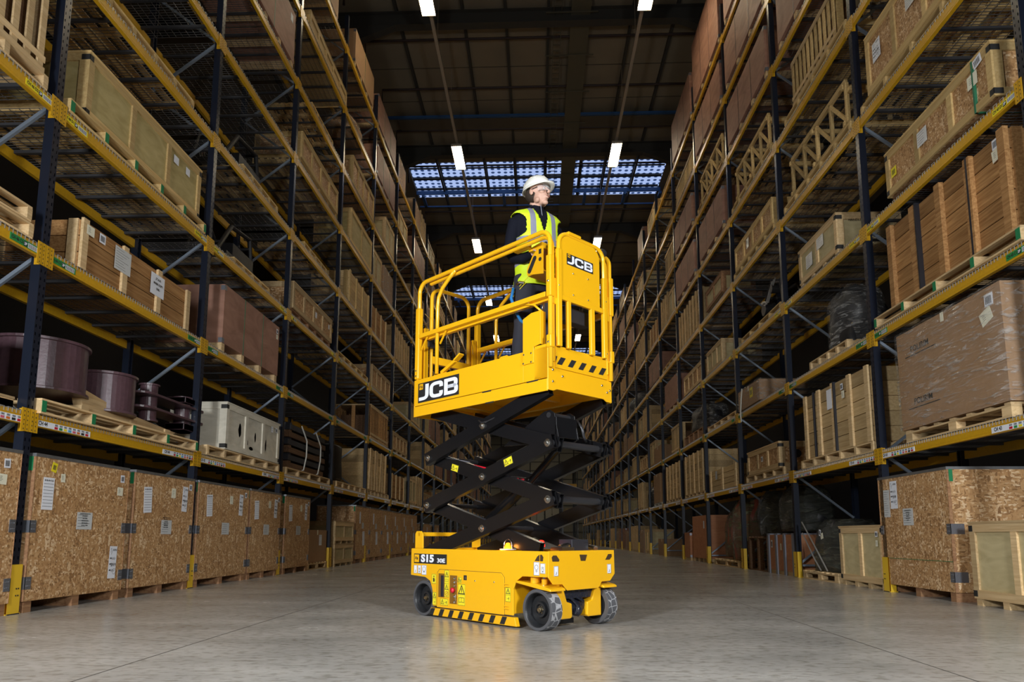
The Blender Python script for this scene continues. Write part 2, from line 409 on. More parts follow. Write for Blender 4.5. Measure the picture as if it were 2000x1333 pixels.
def floor_mat():
    m, nt, b = newmat('sealed_concrete'); L = nt.links.new
    tc = N(nt, 'ShaderNodeTexCoord')
    n1 = N(nt, 'ShaderNodeTexNoise'); n1.inputs['Scale'].default_value = .9; n1.inputs['Detail'].default_value = 8; n1.inputs['Roughness'].default_value = .62
    mp = N(nt, 'ShaderNodeMapping'); mp.inputs['Scale'].default_value = (1, 1.7, 1); L(tc.outputs['Object'], mp.inputs[0]); L(mp.outputs[0], n1.inputs['Vector'])
    n2 = N(nt, 'ShaderNodeTexNoise'); n2.inputs['Scale'].default_value = 14; n2.inputs['Detail'].default_value = 6; L(mp.outputs[0], n2.inputs['Vector'])
    r1 = ramp(nt, [(.3, (.29,.28,.26)), (.7, (.45,.435,.405))]); L(n1.outputs['Fac'], r1.inputs['Fac'])
    r2 = ramp(nt, [(.36, (.66,.64,.61)), (.5, (1,1,1))]); L(n2.outputs['Fac'], r2.inputs['Fac'])
    mx = N(nt, 'ShaderNodeMix', data_type='RGBA', blend_type='MULTIPLY'); mx.inputs['Factor'].default_value = .8
    L(r1.outputs['Color'], mx.inputs[6]); L(r2.outputs['Color'], mx.inputs[7])
    # long scratches
    mp3 = N(nt, 'ShaderNodeMapping'); mp3.inputs['Scale'].default_value = (1.2, 14, 1); mp3.inputs['Rotation'].default_value = (0,0,.5); L(tc.outputs['Object'], mp3.inputs[0])
    n3 = N(nt, 'ShaderNodeTexNoise'); n3.inputs['Scale'].default_value = 1.6; n3.inputs['Detail'].default_value = 7; L(mp3.outputs[0], n3.inputs['Vector'])
    r3 = ramp(nt, [(.30, (.70,.68,.66)), (.38, (1,1,1))]); L(n3.outputs['Fac'], r3.inputs['Fac'])
    mx2 = N(nt, 'ShaderNodeMix', data_type='RGBA', blend_type='MULTIPLY'); mx2.inputs['Factor'].default_value = 1
    L(mx.outputs[2], mx2.inputs[6]); L(r3.outputs['Color'], mx2.inputs[7]); L(mx2.outputs[2], b.inputs['Base Color'])
    rr = N(nt, 'ShaderNodeMapRange'); rr.inputs['To Min'].default_value = .15; rr.inputs['To Max'].default_value = .34; L(n1.outputs['Fac'], rr.inputs['Value']); L(rr.outputs[0], b.inputs['Roughness'])
    bp = N(nt, 'ShaderNodeBump'); bp.inputs['Strength'].default_value = .12; bp.inputs['Distance'].default_value = .01; L(n2.outputs['Fac'], bp.inputs['Height']); L(bp.outputs['Normal'], b.inputs['Normal'])
    b.inputs['Specular IOR Level'].default_value = .45
    return m
M['floor'] = floor_mat()
M['joint'] = plain('floor_joint', (.10,.085,.07), .8)
M['roof'] = plain('beige_roof_liner', (.25,.205,.14), .7, var=.08, bscale=1)
M['roofseam'] = plain('roof_seam', (.10,.08,.055), .7)
M['purlin'] = plain('dark_purlin', (.045,.042,.036), .6)
M['rafter'] = plain('rafter_paint', (.045,.042,.035), .6)
M['pipe'] = plain('sprinkler_pipe_red_brown', (.03,.013,.010), .5)
M['bluesteel'] = plain('blue_steel', (.03,.10,.26), .5)
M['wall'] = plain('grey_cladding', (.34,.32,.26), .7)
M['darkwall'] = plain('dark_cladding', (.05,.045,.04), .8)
M['tray'] = plain('cable_tray_zinc', (.16,.145,.10), .5, metal=.5)
M['trunking'] = plain('pale_lighting_trunking', (.42,.36,.28), .5)
M['tube'] = emis('fluorescent_tube', (1.0,.86,.62), 34)
M['amber'] = emis('amber_beacon', (1.0,.30,.01), 1.6)
M['redglow'] = emis('red_glow_spot', (1.0,.02,.01), 3)  # emission that stands in for a reflected red glow
def rooflight_mat():
    m, nt, b = newmat('profiled_rooflight'); L = nt.links.new
    tc = N(nt, 'ShaderNodeTexCoord')
    mp = N(nt, 'ShaderNodeMapping'); mp.inputs['Scale'].default_value = (3.6, 3.4, 1); L(tc.outputs['Object'], mp.inputs[0])
    vo = N(nt, 'ShaderNodeTexVoronoi', voronoi_dimensions='2D'); vo.inputs['Scale'].default_value = 1; vo.inputs['Randomness'].default_value = 0.12; L(mp.outputs[0], vo.inputs['Vector'])
    r = ramp(nt, [(.24, (.02,.05,.16)), (.34, (.46,.60,1.0))]); L(vo.outputs['Distance'], r.inputs['Fac'])
    L(r.outputs['Color'], b.inputs['Emission Color']); b.inputs['Emission Strength'].default_value = .85
    b.inputs['Base Color'].default_value = (.1,.15,.25,1)
    return m
M['rooflight'] = rooflight_mat()

# ------------------------------------------------------------------ building shell
def struct(name, mb, m, kind='structure', **k):
    o = mb.build(name, m, **k); o['kind'] = kind; return o
YEND = 97.0; HROOF = 16.5
struct('floor', MB().box((-16, -12, -.2), (16, YEND+.5, 0)), M['floor'])
j = MB()
for x in (-2.2, 2.1): j.box((x-.004, -11, .0004), (x+.004, YEND, .0012))
for y in (2.4, 8.4, 14.4, 20.4, 26.4, 32.4, 38.4, 44.4): j.box((-4.4, y-.003, .0004), (4.3, y+.003, .0010))
struct('trim_1', j, M['joint'])
# roof liner panels leave openings for three rooflight strips
strips = [(28.2, 31.3), (42.9, 46.0), (57.6, 60.7), (72.3, 75.4)]
rf = MB(); y = -12
for a, b_ in strips + [(YEND+.5, YEND+.5)]:
    rf.box((-16, y, HROOF), (16, a, HROOF+.12)); y = b_
struct('ceiling', rf, M['roof'])
rside = []
for i, (a, b_) in enumerate(strips):
    w = MB()
    w.box((-5.5, a, HROOF+.02), (5.6, b_, HROOF+.06)); rside.append((a, b_))
    o = struct('window_%d' % (i+1), w, M['rooflight'])
    fr = MB()
    for x in (-10,-8,-6.2,-4.2,-2.2,-.92,.38,1.9,2.93,4.24,6.2,8,10): fr.box((x-.07, a, HROOF-.02), (x+.07, b_, HROOF+.02))
    fr.box((-5.5, a+1.22, HROOF-.06), (5.5, a+1.36, HROOF+.02)); fr.box((-5.5, a+.42, HROOF-.02), (5.5, a+.50, HROOF+.02)); fr.box((-5.5, a+2.2, HROOF-.05), (5.5, a+2.3, HROOF+.02))
    fr.build('window_bar', M['purlin'], o)
    g = MB(); g.box((-5.5, b_-.9, HROOF-.30), (5.6, b_-.84, HROOF-.12)); g.box((-5.5, b_+.1, HROOF-.42), (5.6, b_+.16, HROOF-.36))
    for x in (-5.2,-3.2,-1.5,.4,2.2,4.0,5.6): g.box((x-.06, b_-.9, HROOF-.42), (x+.06, b_+.16, HROOF-.30))
    g.build('gutter_frame', M['bluesteel'], o)
sb = MB()
for a, b_ in rside:
    for sx in (-1, 1): sb.box((sx*5.55, a, HROOF), (sx*16, b_, HROOF+.12))
struct('trim_11', sb, M['roof'])
sm = MB(); y = 1.8
while y < YEND: 
    if not any(a-.1 < y < b_+.1 for a, b_ in strips): sm.box((-10, y-.015, HROOF-.012), (10, y+.015, HROOF))
    y += 1.84
struct('trim_2', sm, M['roofseam'])
for x in (-9,-6.6,-4.21,-2.21,-.92,.38,2.93,4.24,6.6,9):
    struct('trim_3', MB().box((x-.04, -12, HROOF-.17), (x+.04, YEND, HROOF-.0)), M['purlin'])
y = 4.6
while y < YEND:
    r_ = MB()
    r_.box((-16, y-.14, HROOF-.62), (16, y+.14, HROOF-.60)); r_.box((-16, y-.02, HROOF-.6), (16, y+.02, HROOF-.17)); r_.box((-16, y-.14, HROOF-.19), (16, y+.14, HROOF-.17))
    for s in (-1, 1):   # haunch near the columns
        r_.prism([(s*4.2, HROOF-.6), (s*6.4, HROOF-.6), (s*6.4, HROOF-1.5)], y-.13, y+.13, 'y')
    struct('trim_4', r_, M['rafter'])
    y += 7.35
for y in (20.3-4.9, 20.3-2.45, 20.3, 22.76, 25.3, 27.96, 32.2, 36.1, 38.9, 42.3, 47, 50, 54):
    struct('trim_5', MB().tube([(-5.4, y, HROOF-1.0), (-5.4, y, HROOF-.28), (5.6, y, HROOF-.28)], .04, 8), M['pipe'])
for y in (24.4, 34.1, 49.0): struct('trim_6', MB().box((-5.6, y-.05, HROOF-.34), (5.6, y+.05, HROOF-.26)), M['bluesteel'])
struct('trim_7', MB().box((-5.2, 24.55, HROOF-.32), (5.2, 25.2, HROOF-.29)), M['roofseam'])
tr = MB(); tr.box((1.07, 0, HROOF-.36), (1.61, YEND, HROOF-.33)); tr.box((1.05, 0, HROOF-.36), (1.07, YEND, HROOF-.26)); tr.box((1.61, 0, HROOF-.36), (1.63, YEND, HROOF-.26))
struct('trim_8', tr, M['tray'])
tr = MB(); tr.box((.53, 0, HROOF-.34), (.545, YEND, HROOF-.27)); tr.box((.765, 0, HROOF-.34), (.78, YEND, HROOF-.27))
y = 8
while y < 60: tr.box((.54, y, HROOF-.33), (.77, y+.03, HROOF-.31)); y += .28
struct('trim_9', tr, M['tray'])
hg = MB(); y = 17.2
while y < 60:
    hg.box((.3, y, HROOF-.40), (1.85, y+.04, HROOF-.37)); y += 1.9
struct('trim_10', hg, M['tray'])
# walls
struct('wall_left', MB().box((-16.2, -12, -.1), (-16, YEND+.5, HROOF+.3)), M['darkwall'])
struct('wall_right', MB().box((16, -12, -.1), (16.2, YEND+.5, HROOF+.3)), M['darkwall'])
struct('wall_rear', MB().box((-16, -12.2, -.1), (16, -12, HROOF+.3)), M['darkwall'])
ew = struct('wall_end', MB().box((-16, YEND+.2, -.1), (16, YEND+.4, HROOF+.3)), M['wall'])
g = MB()
for z in [1.2*k for k in range(1, 14)]: g.box((-9, YEND+.12, z), (9, YEND+.2, z+.09))
for x in (-7,-5,-3,-1,1,3,5,7): g.box((x-.08, YEND+.05, 0), (x+.08, YEND+.2, HROOF))
g.build('wall_rail', M['purlin'], ew)
lv = MB()
for k in range(7): lv.box((.7-.15*(k%2), YEND+.08, 5.3+k*.42), (1.9, YEND+.1, 5.42+k*.42))
lv.build('louvre_window', emis('dusk_louvre', (.8,.87,1), .9), ew)
pd = MB()
for k in range(6): pd.box((-3.2+k*1.05, YEND+.1, .4), (-2.3+k*1.05, YEND+.15, 4.4))
pd.build('wall_panel', plain('pale_panel', (.55,.53,.45), .6), ew)

# ------------------------------------------------------------------ ceiling lights: two rows hung from trunking
def make_light():
    t = empty('ceiling_light')
    b = MB(); b.box((-.18, -.80, .03), (.18, .80, .08)); b.box((-.19, -.82, -.02), (-.177, .82, .06)); b.box((.177, -.82, -.02), (.19, .82, .06))
    b.box((-.19, -.82, -.02), (.19, -.80, .06)); b.box((-.19, .80, -.02), (.19, .82, .06))
    b.build('housing', M['trunking'], t)
    for k in range(4):
        x = -.132 + k*.088
        MB().box((x-.036, -.78, -.01), (x+.036, .78, .02)).build('fluorescent_tube', M['tube'], t)
    hk = MB(); hk.tube([(0,-.5,.08), (0,-.5,.26)], .012, 6); hk.tube([(0,.5,.08), (0,.5,.26)], .012, 6)
    hk.build('hanger', M['trunking'], t)
    return t
lp = make_light()
NUM = ['first','second','third','fourth','fifth','sixth','seventh','eighth','ninth','tenth','eleventh','twelfth','thirteenth','fourteenth','fifteenth','sixteenth','seventeenth','eighteenth','nineteenth','twentieth','twenty-first','twenty-second','twenty-third','twenty-fourth']
first = True
for s, xs in (('left', -2.86), ('right', 2.86)):
    for k in range(12):
        o = lp if first else copy_tree(lp); first = False
        o.location = (xs, .3+8*k, 14.5)
        if k < 2: lb = ['ceiling light almost straight above the viewpoint, %s row', 'ceiling light just above the top edge of the view, %s row'][k] % s
        else: lb = 'glowing ceiling light, %s from the front in the %s-hand row' % (NUM[k-2], s)
        tag(o, lb, 'light', 'ceiling lights in the %s row' % s)
    o = MB().box((xs-.045, -8, 14.74), (xs+.045, 92, 14.84)).build('lighting_trunking', M['trunking'])
    tag(o, 'long thin trunking that carries the %s-hand row of ceiling lights' % s, 'trunking')
    dr = MB(); y = .3
    while y < 90:
        for dy in (-2.4, 2.4): dr.tube([(xs, y+dy, 14.84), (xs, y+dy, HROOF-.17)], .006, 4)
        y += 8
    dr.build('suspension_wire', M['trunking'], o)

# ------------------------------------------------------------------ pallet racking
LV = [0, 1.7285, 3.2854, 4.7442, 6.2952, 7.8254, 9.3516, 10.8739, 12.4358]
PB = 3.168; XL = -4.5842; XR = 4.4122; YL0 = 2.964; YR0 = 6.084; DEP = 1.1
TOP = 13.35
def rack_meshes(s):
    """s=+1: rack opens towards -x (right-hand rack), s=-1: left-hand rack. local x=0 is the aisle face"""
    g = {}
    X = lambda a, b: (s*a, s*b)
    # uprights: folded channels with an open back; mesh centred on its own axis
    for nm, fx in (('front', .0), ('rear', 0)):
        u = MB(); h = TOP
        w, d, t = .0465, .045, .003
        u.box((-s*d, -w, 0), (-s*d+s*t, w, h)); u.box((-s*d, -w, 0), (s*d, -w+t, h)); u.box((-s*d, w-t, 0), (s*d, w, h))
        u.box((s*(d-t), -w, 0), (s*d, -w+.022, h)); u.box((s*(d-t), w-.022, 0), (s*d, w, h))
        u.box((-.07, -.07, 0), (.07, .07, .008))
        g['upright_'+nm] = u.mesh('upright', M['upright'])
    br = MB(); z = .25; side = 0; pts = [.09, DEP-.09]
    br.bar((s*.08, 0, .2), (s*(DEP-.08), 0, .2), .03, .035)
    while z < TOP-.9:
        br.bar((s*pts[side], 0, z), (s*pts[1-side], 0, z+.72), .03, .035); z += .76; side = 1-side
    g['bracing'] = br.mesh('bracing', M['brace'])
    gd = MB(); gd.box((-s*.012, -.075, 0), (-s*.0, .075, .43)); gd.box((-s*.012, -.075, 0), (s*.07, -.062, .43)); gd.box((-s*.012, .062, 0), (s*.07, .075, .43))
    gd.box((-s*.014, -.09, 0), (s*.08, .09, .010))
    gd.mi = 1
    for z in (.16, .22):
        for y in (.02, .045): gd.box((-s*.0145, y-.007, z-.006), (-s*.012, y+.007, z+.006))
    g['foot_guard'] = gd.mesh('foot_guard', [M['guard'], M['ink']])
    bm = MB(); L0, L1 = .052, PB-.052
    bm.box((s*.004, L0, -.055), (s*.05, L1, .055)); bm.box((s*.002, L0, -.030), (s*.004, L1, .018))
    for y, dy in ((L0, 1), (L1, -1)):
        bm.box((-s*.008, y, -.12), (-s*.003, y+dy*.055, .09)); bm.box((-s*.008, y-dy*.004, -.12), (s*.06, y, .09))
        bm.box((-s*.008, y-dy*.048, -.12), (-s*.003, y-dy*.0, .09))
    bm.mi = 1
    for y, dy in ((L0, 1), (L1, -1)):
        for z in (-.10, -.06, -.02, .02, .06):
            for q in (-.022, .022): bm.box((-s*.0095, y+dy*q-.004, z-.006), (-s*.008, y+dy*q+.004, z+.006))
    g['beam'] = bm.mesh('beam', [M['rackyellow'], M['ink']])
    rb = MB(); rb.box((s*(DEP-.05), L0, -.055), (s*(DEP-.004), L1, .055)); g['rear_beam'] = rb.mesh('beam', M['rackyellow'])
    dk = MB(); zt = .060; n = 62
    for k in range(n+1):
        y = .07 + (PB-.14)*k/n
        dk.mi = 2; dk.box((-s*.004, y-.0025, zt), (s*(DEP+.0), y+.0025, zt+.005)); dk.mi = 0
        dk.box((-s*.006, y-.003, zt-.035), (-s*.0, y+.003, zt+.005))
        if k < n and k % 2 == 0: dk.box((-s*.006, y, zt), (-s*.0, y+(PB-.14)/n, zt+.005))
    dk.mi = 2
    for k in range(11):
        x = .05 + k*.1; dk.box((s*x-.0025, .07, zt-.005), (s*x+.0025, PB-.07, zt))
    dk.mi = 1
    for k in range(6):
        y = .3 + k*(PB-.6)/5; dk.box((s*.052, y-.02, zt-.035), (s*(DEP-.052), y+.02, zt-.006))
    g['wire_deck'] = dk.mesh('wire_deck', [M['wire'], M['deckbar'], M['shadedwire']])
    # shelf label strips
    l1 = MB(); cols = [2,3,4,5,6,7,1,2]
    for y0 in (0,):
        l1.box((-s*.001, y0, -.048), (s*.003, y0+.80, .008), ) ; 
        l1.mi = 1
        for k in range(8):
            yy = y0+.26+k*.066 if s < 0 else y0+.80-.26-k*.066-.045
            l1.mi = cols[k]; l1.box((-s*.002, yy, -.044), (-s*.001, yy+.045, -.022)); l1.mi = 1
            for q in range(4): l1.box((-s*.002, yy+.006+q*.010, -.016), (-s*.001, yy+.011+q*.010, .002))
        l1.mi = 0
    g['white_label'] = l1.mesh('shelf_label', [M['white'], M['ink'], M['lab_red'], M['green'], M['lab_yellow'], M['lab_blue'], M['lab_pink'], M['lab_orange']])
    for nm, mt in (('green_label', M['green']), ('yellow_label', M['lab_yellow'])):
        lb = MB()
        for y0 in (0,):
            lb.mi = 0; lb.box((-s*.001, y0, -.035), (s*.003, y0+.37, .025))
            lb.mi = 1; a = y0+.22 if s < 0 else y0+.02
            lb.box((-s*.0018, a, -.030), (-s*.001, a+.13, .014)); lb.mi = 2
            for q in range(14): lb.box((-s*.0024, a+.006+q*.0088, -.026), (-s*.0018, a+.0085+q*.0088+.002*(q%3==0), .010))
            c = y0+.165 if s < 0 else y0+.165; lb.box((-s*.0018, c, -.030), (-s*.001, c+.045, .014))
        g[nm] = lb.mesh('shelf_label', [mt, M['white'], M['ink']])
    return g
RM = {1: rack_meshes(1), -1: rack_meshes(-1)}
def link(name, me, parent, loc=(0,0,0)):
    o = bpy.data.objects.new(name, me); COL.objects.link(o); o.parent = parent; o.location = loc; return o
NB = 21
ALPH = ' BCDEFGH'
def bay(s, i, last=False):
    sd = 'right' if s > 0 else 'left'
    x = XR if s > 0 else XL; y = (YR0 if s > 0 else YL0) + i*PB
    t = empty('pallet_rack_bay', (x, y, 0), 0, 'tall %s-hand racking bay, %s from the viewer, dark posts and yellow beams' % (sd, NUM[i]), 'rack', 'racking bays on the %s side' % sd)
    g = RM[s]
    for yy in ([0, PB] if last else [0]):
        link('upright', g['upright_front'], t, (s*.045, yy, 0)); o = link('upright', g['upright_rear'], t, (s*(DEP-.045), yy, 0)); o.rotation_euler = (0, 0, PI)
        link('bracing', g['bracing'], t, (0, yy, 0)); link('foot_guard', g['foot_guard'], t, (-s*.002, yy, 0))
    for k in range(1, 9):
        link('beam', g['beam'], t, (0, 0, LV[k]))
        link('beam', g['rear_beam'], t, (0, 0, LV[k]))
        link('wire_deck', g['wire_deck'], t, (0, 0, LV[k]))
    if i < 12:
        for k, nm in ((1, 'white_label'), (2, 'green_label'), (3, 'yellow_label')):
            oo = [link('shelf_label', g[nm], t, (0, yq, LV[k])) for yq in ((.08, 2.30) if k == 1 else (.07, PB-.44))]; oo[1]['label'] = oo[0]['label'] = {'white_label': 'white shelf label with coloured codes', 'green_label': 'green shelf label', 'yellow_label': 'yellow shelf label'}[nm]
            if i < (5 if k == 1 else 3):
                num = (46 - 2*i) if s < 0 else (43 - 2*i)
                rt = (0, 1, 0) if s < 0 else (0, -1, 0)
                if k == 1:
                    for o in oo: text('CH %d' % num, .052, M['ink'], o, frame((-s*.001, (.10 if s < 0 else .70), -.018), rt, (0,0,1)), bold=.0012, sx=.85)
                else:
                    for n_, o in ((1, oo[0]), (2, oo[1])):
                        if s < 0: n_ = 3-n_
                        c = ALPH[k]
                        text('CH %d %s%d' % (num, c, 3-n_ if s < 0 else n_), .042, M['ink'], o, frame((-s*.001, (.085 if s < 0 else .285), -.006), rt, (0,0,1)), bold=.0010, sx=.80)
                        text('2P', .034, M['white'], o, frame((-s*.0018, .1875, -.008), rt, (0,0,1)), bold=.0008)
    return t
for i in range(NB): bay(-1, i, i == NB-1)
for i in range(NB-1): bay(1, i, i == NB-2)

# ------------------------------------------------------------------ goods: builders. local frame: origin at bottom centre,
# x = depth into the rack, y = length along the aisle, z = up.  fs = which x side faces the aisle (-1 or +1)
rnd = random.Random(7)
def sheet(kind, parent, fs, L, D, y, z, w, h, tilt=0.0, seed=0):
    """a paper on the aisle face at (y,z) = its centre"""
    x = fs*(D/2 + .004)
    rt = Vector((0, 1, 0)) if fs > 0 else Vector((0, -1, 0))
    Mx = frame((x, y, z), rt, (0, 0, 1)) @ Matrix.Rotation(tilt, 4, 'Z')
    r = random.Random(seed); b = MB()
    b.box((-w/2, -h/2, -.001), (w/2, h/2, .0005)); b.mi = 1
    mats = [M['white'], M['ink']]
    if kind in ('form', 'foil'):
        n = int(h/.028)
        for i in range(1, n):
            b.box((-w*.44, -h/2+i*h/n, .0005), (w*(.44 if kind == 'form' else r.uniform(.0,.4)), -h/2+i*h/n+.003, .0012))
        if kind == 'form':
            for i in range(5): b.box((-w*.35+i*w*.16, h*.38, .0005), (-w*.35+i*w*.16+w*.05, h*.44, .0012))
        if kind == 'foil': mats = [plainfoil, M['ink']]
    elif kind == 'barcode':
        for i in range(12): b.box((-w*.36+i*w*.06, -h*.32, .0005), (-w*.36+i*w*.06+w*(.02+.02*(i%3==0)), h*.3, .0012))
    elif kind == 'yellow':
        mats = [M['lab_yellow'], M['ink']]
        for i in range(10): b.box((-w*.3+i*w*.06, -h*.25, .0005), (-w*.3+i*w*.06+w*.025, h*.25, .0012))
    elif kind == 'cream':
        mats = [M['cream'], M['ink']]
        for i in range(4): b.box((-w*.3, h*.25-i*h*.14, .0005), (r.uniform(-.1,.1)*w, h*.25-i*h*.14+.003, .0012))
    elif kind == 'hand':
        for zz in (.10, -.08, -.27): 
            b.box((-w*.40, h*zz, .0005), (-w*.28, h*zz+.016, .0012)); b.box((-w*.24, h*zz, .0005), (-w*.14, h*zz+.016, .0012))
            b.ribbon([(-w*.1, h*(zz-.03)), (w*.0, h*(zz+.05)), (w*.05, h*(zz-.02)), (w*.18, h*(zz+.06)), (w*.2, h*(zz-.02)), (w*.36, h*(zz+.04))], .004, .001)
        b.ribbon([(w*.3+.03*math.cos(a*PI/6), -h*.28+.03*math.sin(a*PI/6)) for a in range(12)], .003, .001, closed=True)
        b.ribbon([(-w*.36, h*.40), (-w*.26, h*.44), (-w*.36, h*.30)], .004, .001); b.ribbon([(-w*.1, h*.38), (-w*.28, h*.24)], .004, .001)
    o = b.build('paper_label', mats, parent, mat=Mx)
    if kind == 'hand':
        text('VAN', .035, M['ink'], o, Matrix.Translation((w*.18, h*.38, 0))); text('2/19', .05, M['ink'], o, Matrix.Translation((w*.12, -h*.08, 0)))
    if kind == 'foil' and seed == 1:
        pass
    return o
plainfoil = plain('plastic_document_pouch', (.62,.64,.64), .25, bump=.3, bscale=12)

def skids(t, L, D, n=3, h=.10, m='skid', w=.10):
    for k in range(n):
        y = -L/2 + w/2 + .02 + k*(L-w-.04)/(n-1)
        MB().box((-D/2+.01, y-w/2, 0), (D/2-.01, y+w/2, h)).build('skid', M[m], t)
def brackets(t, L, D, zs, fs, m='bracket'):
    for z in zs:
        for sy in (-1, 1):
            for sx in (-1, 1):
                b = MB()
                b.box((sx*(D/2), sy*(L/2-.075), z-.055), (sx*(D/2+.004), sy*(L/2+.004), z+.055)); b.box((sx*(D/2-.14), sy*(L/2), z-.055), (sx*(D/2+.004), sy*(L/2+.004), z+.055))
                for q in range(6): b.ell((sx*(D/2+.004), sy*(L/2-.018-.02*(q%3)), z-.025+.05*(q//3)), (.004,.006,.006), 6, 4)
                b.build('corner_bracket', M[m], t)
def osb_crate(L, D, H, fs, papers=(), sk=.10, green=True):
    t = empty('osb_crate')
    skids(t, L, D, 3, sk)
    b = MB().box((-D/2, -L/2, sk), (D/2, L/2, H-.012)).build('osb_panel', M['osb'], t)
    b['label'] = 'oriented strand board sides'
    e = MB()
    for sy in (-1, 1):
        for sx in (-1, 1): e.box((sx*(D/2-.03), sy*(L/2-.004), sk), (sx*(D/2+.003), sy*(L/2+.003), H-.03))
    e.build('corner_batten', M['skid'], t)
    c = MB(); c.box((-D/2-.006, -L/2-.006, H-.03), (D/2+.006, L/2+.006, H)); c.build('metal_rim', M['steel'], t)
    brackets(t, L, D, (sk+.16, (H+sk)*.5), fs)
    if green: MB().box((fs*(D/2-.06), -L/2-.006, H-.16), (fs*(D/2-.02), -L/2-.0, H-.03)).build('tape', M['greenpaint'], t)
    for p in papers: sheet(p[0], t, fs, L, D, *p[1:])
    return t
def framed_crate(L, D, H, fs, panel='osb', fr='pine', nb=4, papers=(), lid=True, bk=False, hole=False, sk=0.0, strapm=None):
    t = empty('framed_crate')
    if sk: skids(t, L, D, 4, sk, fr, .09)
    MB().box((-D/2+.022, -L/2+.022, sk+.01), (D/2-.022, L/2-.022, H-.01)).build('panel', M[panel], t)
    b = MB(); w = .085; th = .024
    for sx in (-1, 1):
        x0, x1 = sx*(D/2-th), sx*D/2
        b.box((x0, -L/2, sk), (x1, L/2, sk+w)); b.box((x0, -L/2, H-w), (x1, L/2, H))
        for k in range(nb+1):
            y = -L/2 + w/2 + k*(L-w)/nb; b.box((x0, y-w/2, sk+w), (x1, y+w/2, H-w))
    for sy in (-1, 1):
        y0, y1 = sy*(L/2-th), sy*L/2; a = D/2-th-.001
        b.box((-a, y0, sk), (a, y1, sk+w)); b.box((-a, y0, H-w), (a, y1, H))
        for x in (-a+w/2, a-w/2): b.box((x-w/2, y0, sk+w), (x+w/2, y1, H-w))
    if lid: b.box((-D/2-.006, -L/2-.006, H), (D/2+.006, L/2+.006, H+.02))
    b.build('batten_frame', M[fr], t)
    if bk:
        e = MB()
        for z in (sk+.05, H-.05):
            for sy in (-1, 1):
                e.box((fs*D/2, sy*(L/2-.06), z-.03), (fs*(D/2+.003), sy*(L/2+.003), z+.03)); e.box((fs*(D/2-.09), sy*L/2, z-.03), (fs*(D/2+.003), sy*(L/2+.003), z+.03))
        e.build('corner_bracket', M['ink'], t)
    if hole: MB().cyl((fs*D*.15, -L/2-.004, sk+(H-sk)*.55), (fs*D*.15, -L/2+.02, sk+(H-sk)*.55), .075, 20).build('vent_hole', M['matteblack'], t)
    if strapm: 
        s_ = MB(); 
        for y in (-L*.36,): s_.box((-D/2-.005, y-.012, sk), (D/2+.005, y+.012, H+.024))
        s_.build('strap', M[strapm], t)
    for p in papers: sheet(p[0], t, fs, L, D, *p[1:])
    return t
def plank_crate(L, D, H, fs, m='plank', fr='pine', nrow=5, nb=4, papers=(), straps=(), sk=0.0, lean=0.0, post=.10, rel=.03):
    t = empty('plank_crate')
    if sk: skids(t, L, D, 3, sk, fr, .09)
    b = MB(); ph = (H-sk)/nrow
    for k in range(nrow):
        z0 = sk+k*ph+.005; z1 = sk+(k+1)*ph-.005
        b.box((-D/2+.02, -L/2+.02, z0), (D/2-.02, L/2-.02, z1))
    b.box((-D/2+.045, -L/2+.045, sk), (D/2-.045, L/2-.045, H-.01))
    b.build('plank_wall', M[m], t)
    r = random.Random(int(L*1000))
    for sx in (-1, 1):
        for k in range(nb+1):
            y = -L/2+post/2+k*(L-post)/nb; dy = r.uniform(-1, 1)*lean
            MB().bar((sx*(D/2-.02+rel/2), y, sk), (sx*(D/2-.02+rel/2), y+dy, H+.01), post, rel, up=(1,0,0)).build('batten', M[fr], t)
    for sy in (-1, 1):
        for x in (-D/2+.10, D/2-.10): MB().box((x-.05, sy*(L/2-.02), sk), (x+.05, sy*(L/2+.005), H)).build('batten', M[fr], t)
    for y in straps:
        MB().box((-D/2-rel+.015, y*L-.012, sk), (D/2+rel-.015, y*L+.012, H+.013)).build('strap', M['blackstrap'], t)
    for p in papers: sheet(p[0], t, fs, L, D+.02, *p[1:])
    return t
def ply_box(L, D, H, fs, m='redply', n=3, sk=.09, straps=('strap',), papers=(), bk=True):
    t = empty('plywood_box')
    if sk:
        for k in range(4):
            y = -L/2+.06+k*(L-.12)/3; MB().box((-D/2+.01, y-.05, 0), (D/2-.01, y+.05, sk)).build('skid', M['pine'], t)
    b = MB(); w = L/n
    for k in range(n): b.box((-D/2, -L/2+k*w+.0015, sk), (D/2, -L/2+(k+1)*w-.0015, H))
    b.build('panel', M[m], t)
    if straps:
        s_ = MB()
        for k in range(1, n): s_.box((-D/2-.003, -L/2+k*w-.008, sk), (D/2+.003, -L/2+k*w+.008, H+.003))
        s_.build('strap', M['strap'], t)
    if bk:
        e = MB()
        for z in (sk+.04, H-.05):
            e.box((fs*D/2, -L/2-.003, z-.035), (fs*(D/2+.003), -L/2+.06, z+.035)); e.box((fs*(D/2-.06), -L/2-.003, z-.035), (fs*(D/2+.003), -L/2, z+.035))
        e.build('corner_bracket', M['bracket'], t)
    for p in papers: sheet(p[0], t, fs, L, D, *p[1:])
    return t
